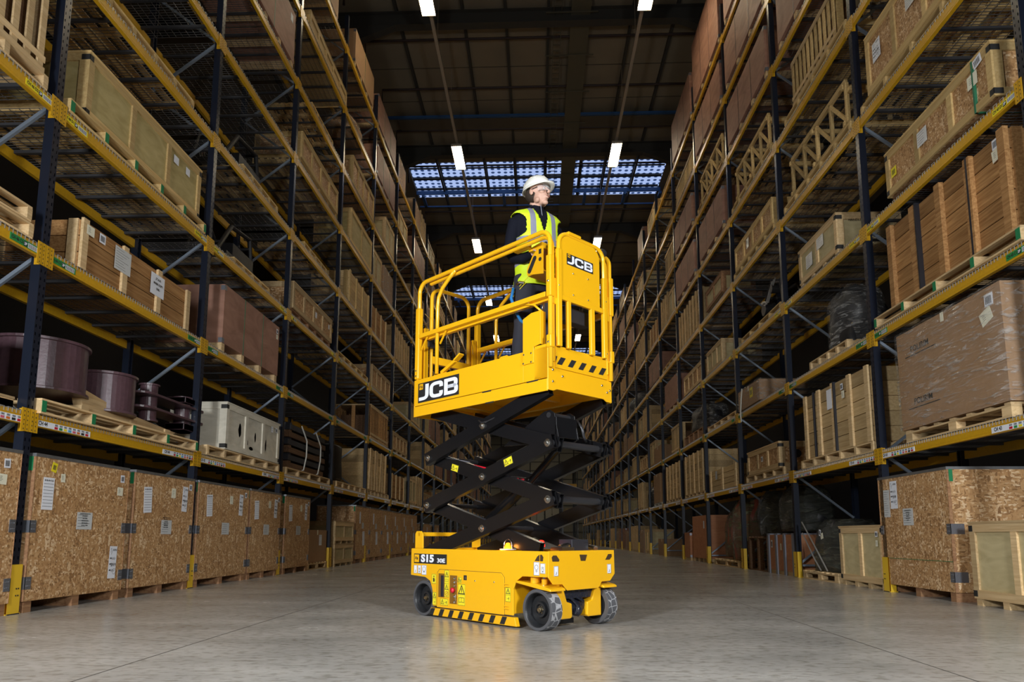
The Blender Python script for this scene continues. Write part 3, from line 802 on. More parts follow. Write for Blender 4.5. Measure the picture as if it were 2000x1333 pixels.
def pallet(L, D=1.0, H=.14, m='pine', green=False, n=4):
    t = empty('pallet')
    b = MB(); nb = 7
    for k in range(nb):
        x = -D/2+.045+k*(D-.09)/(nb-1); b.box((x-.042, -L/2, H-.02), (x+.042, L/2, H))
    b.build('deck_board', M[m], t)
    for k in range(n+1):
        y = -L/2+.03+k*(L-.06)/n; MB().box((-D/2, y-.03, .018), (D/2, y+.03, H-.021)).build('stringer', M[m], t)
    c = MB()
    for x in (-D/2+.05, 0, D/2-.05): c.box((x-.045, -L/2, 0), (x+.045, L/2, .018))
    c.build('bottom_board', M[m], t)
    if green:
        g = MB()
        for k in range(n+1):
            y = -L/2+.03+k*(L-.06)/n
            for sx in (-1,1): g.box((sx*D/2, y-.031, .016), (sx*(D/2+.002), y+.031, H-.019))
        o = g.build('painted_end', M['greenpaint'], t); o['label'] = 'green painted stringer end'
    return t
def block_pallet(L, D=1.0, H=.14, m='pine'):
    t = empty('pallet')
    b = MB()
    for k in range(7):
        y = -L/2+.05+k*(L-.1)/6; b.box((-D/2, y-.045, H-.022), (D/2, y+.045, H))
    b.build('deck_board', M[m], t)
    s_ = MB()
    for x in (-D/2+.05, 0, D/2-.05):
        s_.box((x-.05, -L/2, 0), (x+.05, L/2, .02)); s_.box((x-.05, -L/2, H-.042), (x+.05, L/2, H-.023))
        for y in (-L/2+.07, 0, L/2-.07): s_.box((x-.05, y-.07, .021), (x+.05, y+.07, H-.043))
    s_.build('block', M[m], t)
    return t
def lumpy(L, D, H, seed, amp=.09, seg=28, rings=16, top=.7, power=3.0):
    """a closed draped bundle; superellipse footprint, wavy surface"""
    r = random.Random(seed); ph = [r.uniform(0, 6.3) for _ in range(8)]
    rg = []
    for i in range(rings+1):
        t = i/rings; z = H*t
        sc = 1.0 if t < .55 else 1 - (1-top)*((t-.55)/.45)**2
        if t > .93: sc *= .92
        ring = []
        for k in range(seg):
            a = 2*PI*k/seg; c, s_ = math.cos(a), math.sin(a)
            q = (abs(c)**power+abs(s_)**power)**(-1/power)
            wv = 1 + amp*(math.sin(3*a+ph[0]+4*t)*.5+math.sin(5*a+ph[1]-6*t)*.4+math.sin(11*a+ph[2]+3*t)*.35+math.sin(2*a+9*t+ph[3])*.4)
            ring.append((D/2*q*c*sc*wv*.93, L/2*q*s_*sc*wv*.93, z+amp*.5*math.sin(4*a+ph[4])*H*t))
        rg.append(ring)
    return MB().loft(rg)
def wrapped(L, D, H, fs, seed, core='machine', skin='film', name='wrapped_load', base=.0):
    t = empty(name)
    lumpy(L*.93, D*.93, H*.97, seed, .10).build('contents', M[core], t, smooth=True)
    lumpy(L, D, H, seed+1, .05).build('plastic_wrap', M[skin], t, smooth=True)
    return t
def carton(L, D, H, fs, n=1, wrap=False, papers=(), m='card'):
    t = empty('cardboard_carton')
    b = MB(); b.box((-D/2, -L/2, 0), (D/2, L/2, H)); b.build('box', M[m], t)
    f = MB(); f.box((-D/2-.002, -.03, H-.1), (D/2+.002, .03, H+.002)); f.build('packing_tape', M['cream'], t)
    if wrap:
        r = random.Random(int(H*999)); rg = []
        for i in range(9):
            z = .001+(H+.015)*i/8; ring = []
            pts = []
            for (x0,y0),(x1,y1) in (((-1,-1),(1,-1)),((1,-1),(1,1)),((1,1),(-1,1)),((-1,1),(-1,-1))):
                for q in range(8): pts.append((x0+(x1-x0)*q/8, y0+(y1-y0)*q/8))
            for x, y in pts: ring.append((x*(D/2+.012+r.uniform(0,.014)), y*(L/2+.012+r.uniform(0,.014)), z))
            rg.append(ring)
        MB().loft(rg).build('stretch_film', M['film'], t, smooth=True)
    for p in papers: sheet(p[0], t, fs, L, D, *p[1:])
    return t
def a_frames(L, D, H, fs):
    t = empty('timber_support_frame')
    for sx in (-1, 1):
        x = sx*(D/2-.04); b = MB()
        b.bar((x, -L/2, .03), (x, L/2, .03), .05, .06); b.bar((x, -L/2+.1, H-.03), (x, L/2-.25, H-.03), .05, .07)
        n = 4
        for k in range(n):
            y0 = -L/2+.1+k*(L-.35)/n; y1 = y0+(L-.35)/n
            b.bar((x, y0, .05), (x, y0, H-.05), .05, .05, up=(1,0,0)); b.bar((x, y0, .08), (x, y1, H-.08), .045, .04, up=(1,0,0))
        b.bar((x, L/2-.25, .05), (x, L/2-.25, H-.05), .05, .05, up=(1,0,0))
        b.build('side_truss', M['pine_gold'], t)
    c = MB()
    for y in (-L/2+.12, 0, L/2-.27):
        for z in (.08, H-.08): c.bar((-D/2, y+.05, z), (D/2, y+.05, z), .05, .07)
    c.bar((-D/2+.02, -L/2-.0, H*.7), (-D/2+.3, -L/2-.0, H*.7), .08, .06)
    c.build('cross_rail', M['pine_gold'], t)
    m_ = MB().ell((0, L*.1, H*.35), (D*.3, L*.3, H*.28), 14, 8).build('wrapped_part', M['tarp'], t, smooth=True)
    return t
def slat_crate(L, D, H, fs, m='plankpale', sk=.0):
    t = empty('slatted_crate')
    b = MB()
    for sx in (-1, 1):
        n = int(L/.17)
        for k in range(n+1):
            y = -L/2+.05+k*(L-.1)/n; b.box((sx*(D/2-.03), y-.035, .05), (sx*(D/2-.008), y+.035, H-.03))
    for sy in (-1, 1):
        for x in (-D/2+.1, 0, D/2-.1): b.box((x-.05, sy*(L/2-.03), .05), (x+.05, sy*(L/2-.008), H-.03))
    b.build('slat', M[m], t)
    c = MB(); c.box((-D/2, -L/2, 0), (D/2, L/2, .05)); c.box((-D/2, -L/2, H-.03), (D/2, L/2, H))
    for z in (.1, H-.09):
        for sx in (-1, 1): c.box((sx*(D/2-.008), -L/2, z), (sx*D/2, L/2, z+.06))
    c.build('rail', M['pine'], t)
    MB().box((-D/2+.12, -L/2+.12, .05), (D/2-.12, L/2-.12, H*.7)).build('contents', M['darkwood'], t)
    return t
def machine_part(L, D, H, seed):
    t = empty('steel_machine_part'); r = random.Random(seed); b = MB()
    b.tube([(-D*.3,-L*.4,.05), (-D*.3,-L*.3,H*.7), (-D*.3,0,H*.9), (-D*.3,L*.3,H*.5)], .035, 8)
    b.tube([(D*.2,-L*.4,.05), (D*.2,-L*.1,H*.8), (D*.2,L*.3,H*.9), (D*.2,L*.4,.1)], .04, 8)
    for k in range(4): b.tube([(-D*.3, -L*.35+k*L*.2, H*(.3+.12*k)), (D*.2, -L*.3+k*L*.2, H*(.35+.12*k))], .028, 8)
    b.box((-D*.42, -L*.4, 0), (D*.42, L*.4, .10)); b.box((-D*.1, -L*.15, .1), (D*.3, L*.3, H*.45))
    b.cyl((-D*.45, L*.1, H*.3), (-D*.2, L*.1, H*.3), H*.16, 18); b.cyl((-D*.45, -L*.2, H*.6), (-D*.2, -L*.2, H*.6), H*.1, 14)
    b.build('steel_frame', M['machine'], t, bevel=.006)
    h = MB()
    for k in range(3): h.tube([(-D*.4, -L*.3+k*.1, H*.8), (-D*.45, -L*.1+k*.1, H*.35), (-D*.4, L*.2+k*.05, H*.55)], .012, 6)
    h.build('hose', M['wire'], t)
    return t

SHELF = .0655
FLOORS = ['on the floor', 'on the lowest shelf', 'on the second shelf up', 'on the third shelf up', 'on the fourth shelf up', 'on the fifth shelf up', 'on the sixth shelf up', 'on the seventh shelf up', 'on the top shelf']
used_labels = set()
def place(t, s, lev, y0, y1, label, cat, group=None, out=.02, D=1.0, dz=0.0, rz=0.0):
    """put a load on a level of the rack on side s; out = how far it stands back from the beam face"""
    x = (XR if s > 0 else XL) + s*(out + D/2)
    z = 0.0 if lev == 0 else LV[lev] + SHELF
    t.location = (x, (y0+y1)/2, z+dz); t.rotation_euler = (0, 0, rz)
    lb = label; n = 2
    tag(t, lb, cat, group); used_labels.add(lb)
    return t
def sdn(s): return 'right' if s > 0 else 'left'
Lft, Rgt = -1, 1
# ---- left rack, nearest bays --------------------------------------------------------------
fs = 1
PJ = lambda L, H: [('form', -L*.37, H-.36, .15, .30, 0, 3), ('yellow', -L*.33, H-.11, .07, .09, -.2, 4), ('cream', -L*.24, H-.20, .06, .08, .05, 5),
      ('foil', .02, H*.58, .24, .17, 0, 1), ('barcode', L*.42, H-.13, .07, .08, .05, 6), ('cream', L*.40, H-.27, .10, .09, -.03, 7), ('hand', L*.37, .40, .13, .34, -.03, 8)]
PK = lambda L, H: [('form', -L*.30, H-.33, .17, .30, .06, 13), ('cream', L*.12, H-.22, .10, .12, 0, 15), ('foil', .04, H*.55, .24, .17, 0, 16), ('hand', L*.33, H-.28, .13, .32, -.04, 18), ('barcode', L*.43, H-.12, .07, .08, 0, 19)]
def doc_text(t, fs, D, y, z, lines, sz=.0165, step=.023):
    rt = (0, 1, 0) if fs > 0 else (0, -1, 0)
    for k, ln in enumerate(lines): text(ln, sz, M['ink'], t, frame((fs*(D/2+.0055), y, z-k*step), rt, (0,0,1)), sx=.8)
for (y0, y1, H, pp, lb) in ((4.0, 6.06, 1.43, PJ, 'strand board crate cut off by the left edge of the picture'),
        (6.24, 7.72, 1.43, PJ, 'big strand board crate on the floor right of the front left post'),
        (7.86, 9.24, 1.43, PK, 'strand board crate on the floor ahead of the second left post, green tape'),
        (9.38, 11.04, 1.43, PK, 'strand board crate just past the second post on the left, yellow sticker'),
        (11.12, 12.44, 1.43, PK, 'strand board crate behind the green-edged joint, short of the third left post'),
        (12.70, 14.08, 1.43, PK, 'narrow-looking strand board crate just past the third post on the left')):
    L = y1-y0; t = osb_crate(L, 1.0, H, fs, pp(L, H)); place(t, Lft, 0, y0, y1, lb, 'crate', 'strand board crates on the left floor', out=-.02)
    if y0 > 6 and y0 < 8:
        doc_text(t, fs, 1.0, .02, H*.58+.07, ['JCB HEAVY PRODUCTS LTD', 'UTTOXETER, E', 'C.NO. 334041', 'ORDER NO. 75474', 'MADE IN JAPAN', 'JCB NO. 1/2 8288'])
t = carton(1.3, .95, .66, fs, papers=[('form', .2, .45, .18, .22, 0, 2)]); place(t, Lft, 0, 14.2, 15.5, 'brown cardboard carton on a floor pallet before the fourth left post', 'box', dz=.145)
t = block_pallet(1.35, .98); place(t, Lft, 0, 14.18, 15.53, 'floor pallet under the brown carton before the fourth left post', 'pallet')
for k, dz in ((0, 0), (1, .51)):
    t = framed_crate(1.62, .9, .49, fs, 'ply', 'pine', 2, sk=.06); place(t, Lft, 0, 15.9, 17.52, ['lower', 'upper'][k]+' of two stacked pale plywood crates past the fourth left post', 'crate', out=-.03, D=.9, dz=dz)
yy = 17.75
for k in range(6):
    L = 1.45; t = osb_crate(L, 1.0, 1.46, fs, [('form', -.3, 1.15, .12, .3, 0, k), ('foil', .0, .95, .2, .15, 0, k), ('form', .1, .62, .22, .36, .05, k+3)], green=(k==0))
    place(t, Lft, 0, yy, yy+L, 'strand board crate on the floor, %s of six in the far left row' % NUM[k], 'crate', 'row of strand board crates beyond the fifth left post', out=-.01); yy += L+.07
# level 1
t = pallet(3.0, 1.0, .14, 'pine', True, 4); place(t, Lft, 1, 6.2, 9.22, 'long pale pallet with green stringer ends under the purple drums', 'pallet', out=-.05)
t = empty('timber_cradle')
b = MB()
for x in (-.35, .35):
    b.prism([(-1.1,.16), (-1.1,.27), (-.9,.27), (-.35,.18), (0,.14), (.8,.09), (1.08,.07), (.9,.0), (-.8,.05), (-.85,.16)], x-.05, x+.05, 'x')
b.build('shaped_rail', M['pine'], t)
b = MB()
for y in (-.8, .1, .85): b.box((-.42, y-.06, 0), (.42, y+.06, .08))
b.build('cross_block', M['pine'], t); place(t, Lft, 1, 6.75, 8.95, 'shaped timber cradle lying on the long pallet beneath the drums', 'cradle', dz=.142)
def drum(r, h):
    t = empty('steel_drum')
    MB().lathe((0,0,0), (0,0,1), [(0,0),(0,r+.03),(.025,r+.03),(.03,r),(h-.03,r),(h-.028,r+.025),(h,r+.025),(h,r-.03),(h-.05,r-.04),(h-.06,0)], 40).build('shell', M['purple'], t, smooth=False, bevel=.003)
    return t
def big_spool(): return drum(.40, .50)
t = drum(.43, .52); place(t, Lft, 1, 6.40, 7.30, 'larger purple steel drum beside the front left post', 'drum', dz=.30, D=.9, out=.04)
t = drum(.31, .45); place(t, Lft, 1, 7.33, 8.02, 'smaller purple steel drum beside the larger one', 'drum', dz=.235, D=.62, out=.0)
t = drum(.36, .50); place(t, Lft, 1, 5.12, 5.84, 'purple steel drum left of the front left post', 'drum', dz=.26, D=.72, out=.1)
t = framed_crate(1.4, .9, .1, fs, 'pine', 'pine', 2); place(t, Lft, 1, 4.7, 6.0, 'timber base under the purple drum left of the front left post', 'pallet', out=.05, dz=.0)
t = empty('bogie_plate')
b = MB()
for z, r0 in ((.13,.32), (.30,.45)):
    b.prism([(math.cos(a*PI/12)*.16*(1 if abs(math.cos(a*PI/12))<2 else 1), math.sin(a*PI/12)*.16+(.62 if math.sin(a*PI/12) > 0 else -.62)) for a in range(24)], z, z+.028)
b.build('slotted_plate', M['purple'], t, bevel=.004)
for y in (-.45, .38):
    b = MB(); b.lathe((0, y, 0), (0,0,1), [(0,0),(0,.12),(.02,.12),(.02,.10),(.44,.10),(.44,.12),(.46,.12),(.46,0)], 24); b.build('boss', M['purple'], t, smooth=False); b = MB().box((-.13,.2,.0), (.13,.62,.09)); b.box((-.13,.2,.36), (.13,.62,.44)); b.build('end_block', M['purple'], t, bevel=.01)
place(t, Lft, 1, 8.10, 9.50, 'purple steel plate assembly with bosses right of the drums', 'machine part', dz=.27, D=.4, out=-.02)
t = framed_crate(2.15, .85, .68, fs, 'whiteply', 'whiteply', 3, papers=[('barcode', .9, .56, .09, .08, 0, 3), ('form', .7, .55, .08, .1, 0, 4)], bk=True); place(t, Lft, 1, 10.05, 12.2, 'whitewashed plywood crate with rust stains past the second left post', 'crate', dz=.145, D=.85, out=-.04)
st = MB()
for y, z, w, h in ((-.55,.35,.05,.22), (-.3,.30,.04,.34), (-.28,.2,.06,.1), (.05,.32,.03,.16), (.5,.25,.03,.2), (-.1,.12,.08,.06)):
    st.quad2([(y+w*math.cos(a*PI/5)*(1+.25*math.sin(a*3)), z+h/2*math.sin(a*PI/5)) for a in range(10)])
st.build('rust_stain', M['darkwood'], t, mat=frame((.426-.0, 0, 0), (0,1,0), (0,0,1)) @ Matrix.Translation((0,0,-.023)))
t = pallet(2.75, .9, .14, 'pine', False, 5); place(t, Lft, 1, 9.5, 12.3, 'long pallet under the whitewashed crate', 'pallet', D=.9, out=-.03)
# bundle of profiles
t = empty('bundle_of_profiles'); r = random.Random(3)
for k in range(6):
    b = MB()
    for q in range(5): b.box((-.42+q*.18, -1.1+r.uniform(-.08,.08), k*.145), (-.28+q*.18, 1.1+r.uniform(-.08,.08), k*.145+.10))
    b.box((-.42, -1.0, k*.145+.10), (.42, -.9, k*.145+.143)); b.box((-.42, .8, k*.145+.10), (.42, .9, k*.145+.143))
    b.build('layer_of_timber' if k % 2 == 0 else 'layer_of_steel', M['darkwood' if k % 2 == 0 else 'galvbox'], t)
for y in (-.3, .6): b = MB(); b.tube([(.47, y-.2, .86), (.50, y+.05, .6), (.49, y+.08, .3), (.47, y, .02), (.3, y, -.0)], .014, 8); b.build('strap', M['rope'], t)
place(t, Lft, 1, 12.85, 15.05, 'strapped stack of dark timber and steel profiles, lowest left shelf', 'bundle', dz=.145, D=.9, out=.02)
t = pallet(2.75, .95, .14, 'pine', False, 4); place(t, Lft, 1, 12.68, 15.45, 'pallet under the strapped stack of dark profiles', 'pallet', out=-.03)
t = pallet(2.8, .95, .14, 'pine', False, 5); place(t, Lft, 1, 15.95, 18.75, 'pallet under the black draped seat shape, lowest left shelf', 'pallet', out=-.03)
t = empty('black_loader_seat'); b = MB()
b.loft([[(x, y, z) for x, y in ((-.3,-.35-a),(.3,-.35-a),(.34,.2-a*.4),(-.34,.2-a*.4))] for z, a in ((0,-.1),(.3,0),(.45,.12),(.75,.05),(.84,.15))]); b.tube([(0,.1,.1),(0,.5,.05),(0,.75,0.05)], [.14,.1,.06], 10)
b.build('cover', M['tarp'], t, bevel=.05, smooth=True); place(t, Lft, 1, 15.9, 17.3, 'black covered seat-like shape standing on the lowest left shelf', 'covered load', dz=.19, D=.7, out=.1)
t = plank_crate(2.1, .95, 1.12, fs, 'plankpale', 'pine', 6, 6, lean=.16, post=.13); place(t, Lft, 1, 18.95, 21.05, 'pale plank crate with leaning battens, lowest left shelf', 'crate', dz=.145, D=.95, out=-.02)
t = pallet(2.75, .95, .14, 'pine', False, 6); place(t, Lft, 1, 18.95, 21.7, 'pallet under the crate with leaning battens on the left', 'pallet', out=-.02)
# level 2
t = plank_crate(2.22, .95, .52, fs, 'plank', 'pine', 3, 3, papers=[('cream', -1.0, .43, .12, .1, 0, 3), ('barcode', -.80, .43, .10, .10, 0, 4), ('foil', -.42, .34, .30, .26, 0, 9), ('white', .30, .32, .30, .26, 0, 8)], post=.09)
for k, ln in enumerate(['J.T.A.O.', 'MARK COPY', 'DHL']): text(ln, .036, M['ink'], t, frame((.4955, .30, .39-k*.06), (0,1,0), (0,0,1)), bold=.001)
place(t, Lft, 2, 6.62, 8.84, 'brown plank crate with white papers resting on the wire shelf, near left', 'crate', out=.0, D=.95)
t = ply_box(2.2, 1.0, 1.0, fs, 'redply', 3, .12, papers=[('barcode', 1.0, .9, .08, .08, 0, 2), ('cream', 1.0, .8, .08, .08, 0, 2)]); place(t, Lft, 2, 9.82, 12.02, 'large red-brown plywood box on the second left shelf', 'crate', out=-.01)
t = slat_crate(2.2, 1.0, .95, fs, 'plank'); place(t, Lft, 2, 19.05, 21.25, 'open slatted brown crate on the second shelf of the left rack', 'crate', out=-.01)
# level 3
t = framed_crate(2.45, .95, .70, fs, 'plygold', 'pine_gold', 3, papers=[('white', .55, .50, .12, .1, 0, 1), ('white', .85, .5, .1, .1, 0, 1)], bk=True); place(t, Lft, 3, 6.55, 9.0, 'long golden plywood crate high in the near left bay', 'crate', dz=.145, out=.03, D=.95)
t = pallet(2.85, 1.0, .14, 'pine_gold', True, 5); place(t, Lft, 3, 6.26, 9.12, 'long pallet under the golden plywood crate', 'pallet', out=-.02)
t = pallet(1.45, .9, .12, 'pine_gold'); place(t, Lft, 3, 10.2, 11.65, 'low pallet on the third left shelf below the black machine', 'pallet', out=.0)
t = framed_crate(2.5, .95, .50, fs, 'osb', 'pine', 4, papers=[('white', .1, .28, .1, .12, 0, 1), ('white', 1.0, .3, .08, .1, 0, 1)]); place(t, Lft, 3, 12.65, 15.15, 'strand board crate with pale battens on the third left shelf', 'crate', dz=.125, out=-.01, D=.95)
t = pallet(2.5, .95, .12, 'skid', False, 5); place(t, Lft, 3, 12.65, 15.15, 'pallet under the battened strand board crate, third left shelf', 'pallet', out=.0)
t = pallet(2.9, .95, .13, 'pine_gold', False, 5); place(t, Lft, 3, 15.72, 18.66, 'long bare pallet on the third shelf of the left rack', 'pallet', out=-.02)
t = framed_crate(2.4, .95, .6, fs, 'osb', 'pine', 4); place(t, Lft, 3, 19.05, 21.45, 'battened strand board crate on the third left shelf, farther of the two', 'crate', out=-.01, D=.95)
# level 4 ... 8
t = pallet(1.9, .95, .12, 'pine_gold'); place(t, Lft, 4, 6.75, 8.65, 'low pallet at the front of the fourth shelf, near left', 'pallet', out=-.01)
t = pallet(1.5, .95, .12, 'pine_gold'); place(t, Lft, 4, 10.25, 11.75, 'low pallet on the fourth left shelf under the black load', 'pallet', out=-.01)
t = machine_part(1.9, .9, .95, 3); place(t, Lft, 4, 10.0, 11.9, 'black steel machine with hoses on the fourth left shelf', 'machine', dz=.125, out=.10, D=.9)
t = machine_part(1.8, .9, .9, 5); place(t, Lft, 3, 10.0, 11.8, 'black steel machine on the third left shelf', 'machine', dz=.125, out=.10, D=.9)
t = pallet(1.5, .95, .12, 'pine_gold'); place(t, Lft, 4, 13.2, 14.7, 'low pallet on the fourth left shelf, beyond the black machine', 'pallet', out=-.01)
t = plank_crate(2.0, .95, .80, fs, 'plankpale', 'pine_gold', 4, 3); place(t, Lft, 4, 16.45, 18.45, 'plank crate on the fourth shelf of the left rack', 'crate', out=-.01, D=.95)
t = framed_crate(2.5, .95, .52, fs, 'osb', 'pine_gold', 4); place(t, Lft, 5, 12.75, 15.25, 'battened strand board crate on the fifth left shelf, nearer one', 'crate', out=-.01, D=.95, dz=.12)
t = pallet(2.5, .95, .115, 'pine_gold'); place(t, Lft, 5, 12.75, 15.25, 'pallet under the nearer battened crate, fifth left shelf', 'pallet', out=-.01)
t = framed_crate(2.15, .95, .86, fs, 'plygold', 'pine_gold', 2); place(t, Lft, 5, 16.45, 18.6, 'golden plywood crate on the fifth left shelf', 'crate', out=-.01, D=.95)
t = ply_box(2.0, 1.0, 1.1, fs, 'redply', 2, .1, papers=[('white', .8, .9, .12, .15, 0, 1)]); place(t, Lft, 6, 10.1, 12.1, 'red-brown plywood box on the sixth left shelf near the top edge', 'crate', out=-.01)
t = pallet(1.5, .95, .12, 'pine_gold'); place(t, Lft, 6, 13.3, 14.8, 'low pallet on the sixth shelf of the left rack', 'pallet', out=-.01)
t = framed_crate(2.3, .95, .7, fs, 'osb', 'pine_gold', 4); place(t, Lft, 6, 16.4, 18.7, 'battened strand board crate on the sixth left shelf', 'crate', out=-.01, D=.95)
t = framed_crate(2.75, .95, .34, fs, 'pine_gold', 'pine_gold', 5); place(t, Lft, 7, 12.9, 15.65, 'long flat timber crate on the seventh left shelf', 'crate', out=-.01, D=.95)
t = wrapped(1.7, .9, .5, fs, 21, 'card', 'film'); place(t, Lft, 7, 16.3, 18.0, 'film-wrapped low bundle on the seventh left shelf', 'wrapped load', out=.0, D=.9)
t = ply_box(2.0, 1.0, 1.0, fs, 'card', 2, .1); place(t, Lft, 8, 16.25, 18.25, 'dark brown box on the top left shelf', 'box', out=-.01)
t = ply_box(1.6, .95, .9, fs, 'card', 2, .1); place(t, Lft, 8, 13.2, 14.8, 'brown box on the top left shelf above the flat crate', 'box', out=-.01)
# near-left bay cut by the picture edge
t = slat_crate(1.9, 1.0, .95, fs, 'pine'); place(t, Lft, 3, 4.0, 5.9, 'open slatted crate at the upper left picture edge', 'crate', out=-.0, dz=.145)
t = pallet(2.0, 1.0, .14, 'pine'); place(t, Lft, 3, 3.95, 5.95, 'pallet under the open slatted crate at the upper left edge', 'pallet', out=-.01)
t = pallet(1.9, 1.0, .14, 'pine'); place(t, Lft, 2, 4.05, 5.95, 'lower bare pallet at the left picture edge, second shelf', 'pallet', out=-.01)
t = pallet(1.9, 1.0, .14, 'pine'); place(t, Lft, 2, 4.0, 5.90, 'upper bare pallet at the left picture edge, second shelf', 'pallet', out=-.02, dz=.142)
# ---- right rack, nearest bays -------------------------------------------------------------
fs = -1
PR = lambda L, H: [('foil', L*.37, H-.34, .15, .34, -.02, 3), ('hand', L*.25, H-.24, .17, .34, 0, 4), ('foil', .08, H*.64, .23, .20, 0, 5)]
t = osb_crate(1.55, 1.02, 1.44, fs, PR(1.55, 1.44))
doc_text(t, fs, 1.02, .08, 1.44*.64+.075, ['JCB HEAVY PRODUCTS', 'UTTOXETER, E', 'C.NO. 334041', 'ORDER NO.', 'MADE IN JAPAN', 'JCB NO.'])
MB().box((-.513, -.775, .42), (-.5105, .775, .425)).build('joint_line', M['greenpaint'], t)
place(t, Rgt, 0, 7.78, 9.33, 'big strand board crate on the floor left of the nearest right post', 'crate', out=.0, D=1.02)
t = framed_crate(1.35, .9, .82, fs, 'ply', 'pine', 2, sk=.07, bk=True); text('HEAVY', .05, M['ink'], t, frame((-.452, -.3, .78), (0,-1,0), (0,0,1)))
place(t, Rgt, 0, 6.15, 7.50, 'pale plywood crate at the right picture edge', 'crate', out=.02, D=.9)
t = framed_crate(1.32, .9, .82, fs, 'ply', 'pine', 2, sk=.07, bk=True, papers=[('barcode', -.5, .72, .07, .07, 0, 1), ('cream', -.5, .6, .06, .08, 0, 1)]); place(t, Rgt, 0, 9.35, 10.67, 'pale plywood crate on the floor behind the nearest right post', 'crate', out=.02, D=.9)
t = wrapped(1.35, .95, .80, fs, 31, 'machine', 'darkfilm'); place(t, Rgt, 0, 10.8, 12.15, 'dark film-wrapped engine on a floor pallet, right side', 'wrapped load', dz=.145, out=.03, D=.95)
sheet('cream', t, fs, 1.35, .95, -.15, .55, .10, .09, .2, 2); sheet('barcode', t, fs, 1.35, .95, -.08, .60, .07, .10, -.1, 2)
b = MB(); b.tube([(-.50, .6, .78), (-.52, .0, .35), (-.5, -.35, .02)], .012, 6); b.tube([(-.50, .6, .6), (-.52, .1, .2), (-.5, -.1, .02)], .012, 6); b.build('twisted_film', M['wire'], t)
t = block_pallet(1.4, 1.0); place(t, Rgt, 0, 10.78, 12.18, 'floor pallet under the dark wrapped engine', 'pallet')
t = empty('banded_plywood_crate'); MB().box((-.45,-.72,.07), (.45,.72,.72)).build('panel', M['orange'], t)
b = MB()
for y in (-.66,-.22,.22,.66): b.box((-.475, y-.045, 0), (-.45, y+.045, .74)); b.box((-.47, y-.045, .72), (.47, y+.045, .745))
b.build('grey_band', M['greystrip'], t); MB().box((-.44,-.7,0), (.44,.7,.069)).build('skid', M['pine'], t)
sheet('barcode', t, fs, 1, .9, .5, .55, .09, .14, 0, 3); sheet('cream', t, fs, 1, .9, .0, .5, .07, .12, 0, 3)
place(t, Rgt, 0, 12.55, 14.0, 'orange-brown crate with grey bands on the floor, right side', 'crate', out=.02, D=.95)
t = wrapped(1.25, .9, .82, fs, 33, 'machine', 'darkfilm'); place(t, Rgt, 0, 12.7, 13.95, 'black polythene-covered machine resting on the grey-banded crate', 'wrapped load', out=.1, D=.9, dz=.78)
t = block_pallet(1.8, .95, .78, 'darkwood'); place(t, Rgt, 0, 14.05, 15.4, 'dark steel stillage behind the black covered machine', 'stillage', out=.04); t.scale = (1, .72, .88)
t = wrapped(1.3, .95, .9, fs, 34, 'machine', 'darkfilm'); place(t, Rgt, 0, 14.1, 15.3, 'dark polythene hood over a machine before the third right post', 'wrapped load', out=.12, dz=.70, D=.95)
t = wrapped(1.4, .95, 1.35, fs, 35, 'dorange', 'olivefilm'); place(t, Rgt, 0, 15.8, 17.2, 'olive polythene-draped red machine on the floor, right side', 'wrapped load', out=.06, dz=.16, D=.95)
t = wrapped(.9, .8, 1.1, fs, 36, 'dorange', 'olivefilm'); place(t, Rgt, 0, 17.25, 18.15, 'second olive-draped load beside the fourth right post', 'wrapped load', out=.2, dz=.2, D=.8)
t = block_pallet(2.2, 1.0, .15, 'pine'); place(t, Rgt, 0, 15.85, 18.1, 'pallet under the olive-draped machines on the right floor', 'pallet', out=.0)
t = ply_box(1.8, 1.0, 1.25, fs, 'orange', 1, .1, straps=(), papers=[('white', -.5, 1.0, .12, .2, 0, 2)]); place(t, Rgt, 0, 18.9, 20.7, 'tall red plywood crate on the floor before the fifth right post', 'crate', out=.05)
t = ply_box(.75, .9, .8, fs, 'orange', 1, .08, straps=()); place(t, Rgt, 0, 20.85, 21.65, 'small red-brown crate beside the tall red plywood crate', 'crate', out=.0, D=.9)
# level 1
t = carton(1.95, 1.05, 1.16, fs, wrap=True, papers=[('barcode', -.80, 1.03, .13, .12, 0, 3), ('cream', -.74, .88, .18, .14, .35, 4)])
for z in (.92, .30):
    text('POLIRIM', .10, M['ink'], t, frame((-.526, .48, z), (0,-1,0), (0,0,1)), bold=.001, sx=1.05); MB().box((-.5275, .15, z-.075), (-.5255, .80, z-.065)).build('printed_line', M['ink'], t)
place(t, Rgt, 1, 6.62, 8.57, 'large film-wrapped cardboard carton marked POLIRIM', 'carton', dz=.15, D=1.05, out=-.02)
t = block_pallet(1.9, 1.0, .145, 'pine'); place(t, Rgt, 1, 6.65, 8.55, 'block pallet under the POLIRIM carton', 'pallet', out=.0)
t = plank_crate(2.3, .98, 1.02, fs, 'plankpale', 'pine', 5, 4, papers=[('white', .1, .80, .18, .3, 0, 2), ('barcode', -.35, .9, .08, .09, 0, 3), ('cream', -.38, .78, .09, .11, 0, 3)], straps=(.32, -.02), post=.11); place(t, Rgt, 1, 9.40, 11.70, 'pale plank crate with white paper left of the nearest right post', 'crate', dz=.145, out=-.0, D=.98)
t = pallet(2.55, .98, .14, 'pine', False, 5); place(t, Rgt, 1, 9.35, 11.95, 'pallet under the pale plank crate, lowest right shelf', 'pallet', out=-.02)
t = framed_crate(1.95, .95, .46, fs, 'osb', 'pine', 3, bk=True, hole=True, papers=[('barcode', 0, .25, .12, .1, 0, 3)]); place(t, Rgt, 1, 12.98, 14.93, 'strand board crate with round hole, lowest right shelf', 'crate', dz=.145, out=-.01, D=.95)
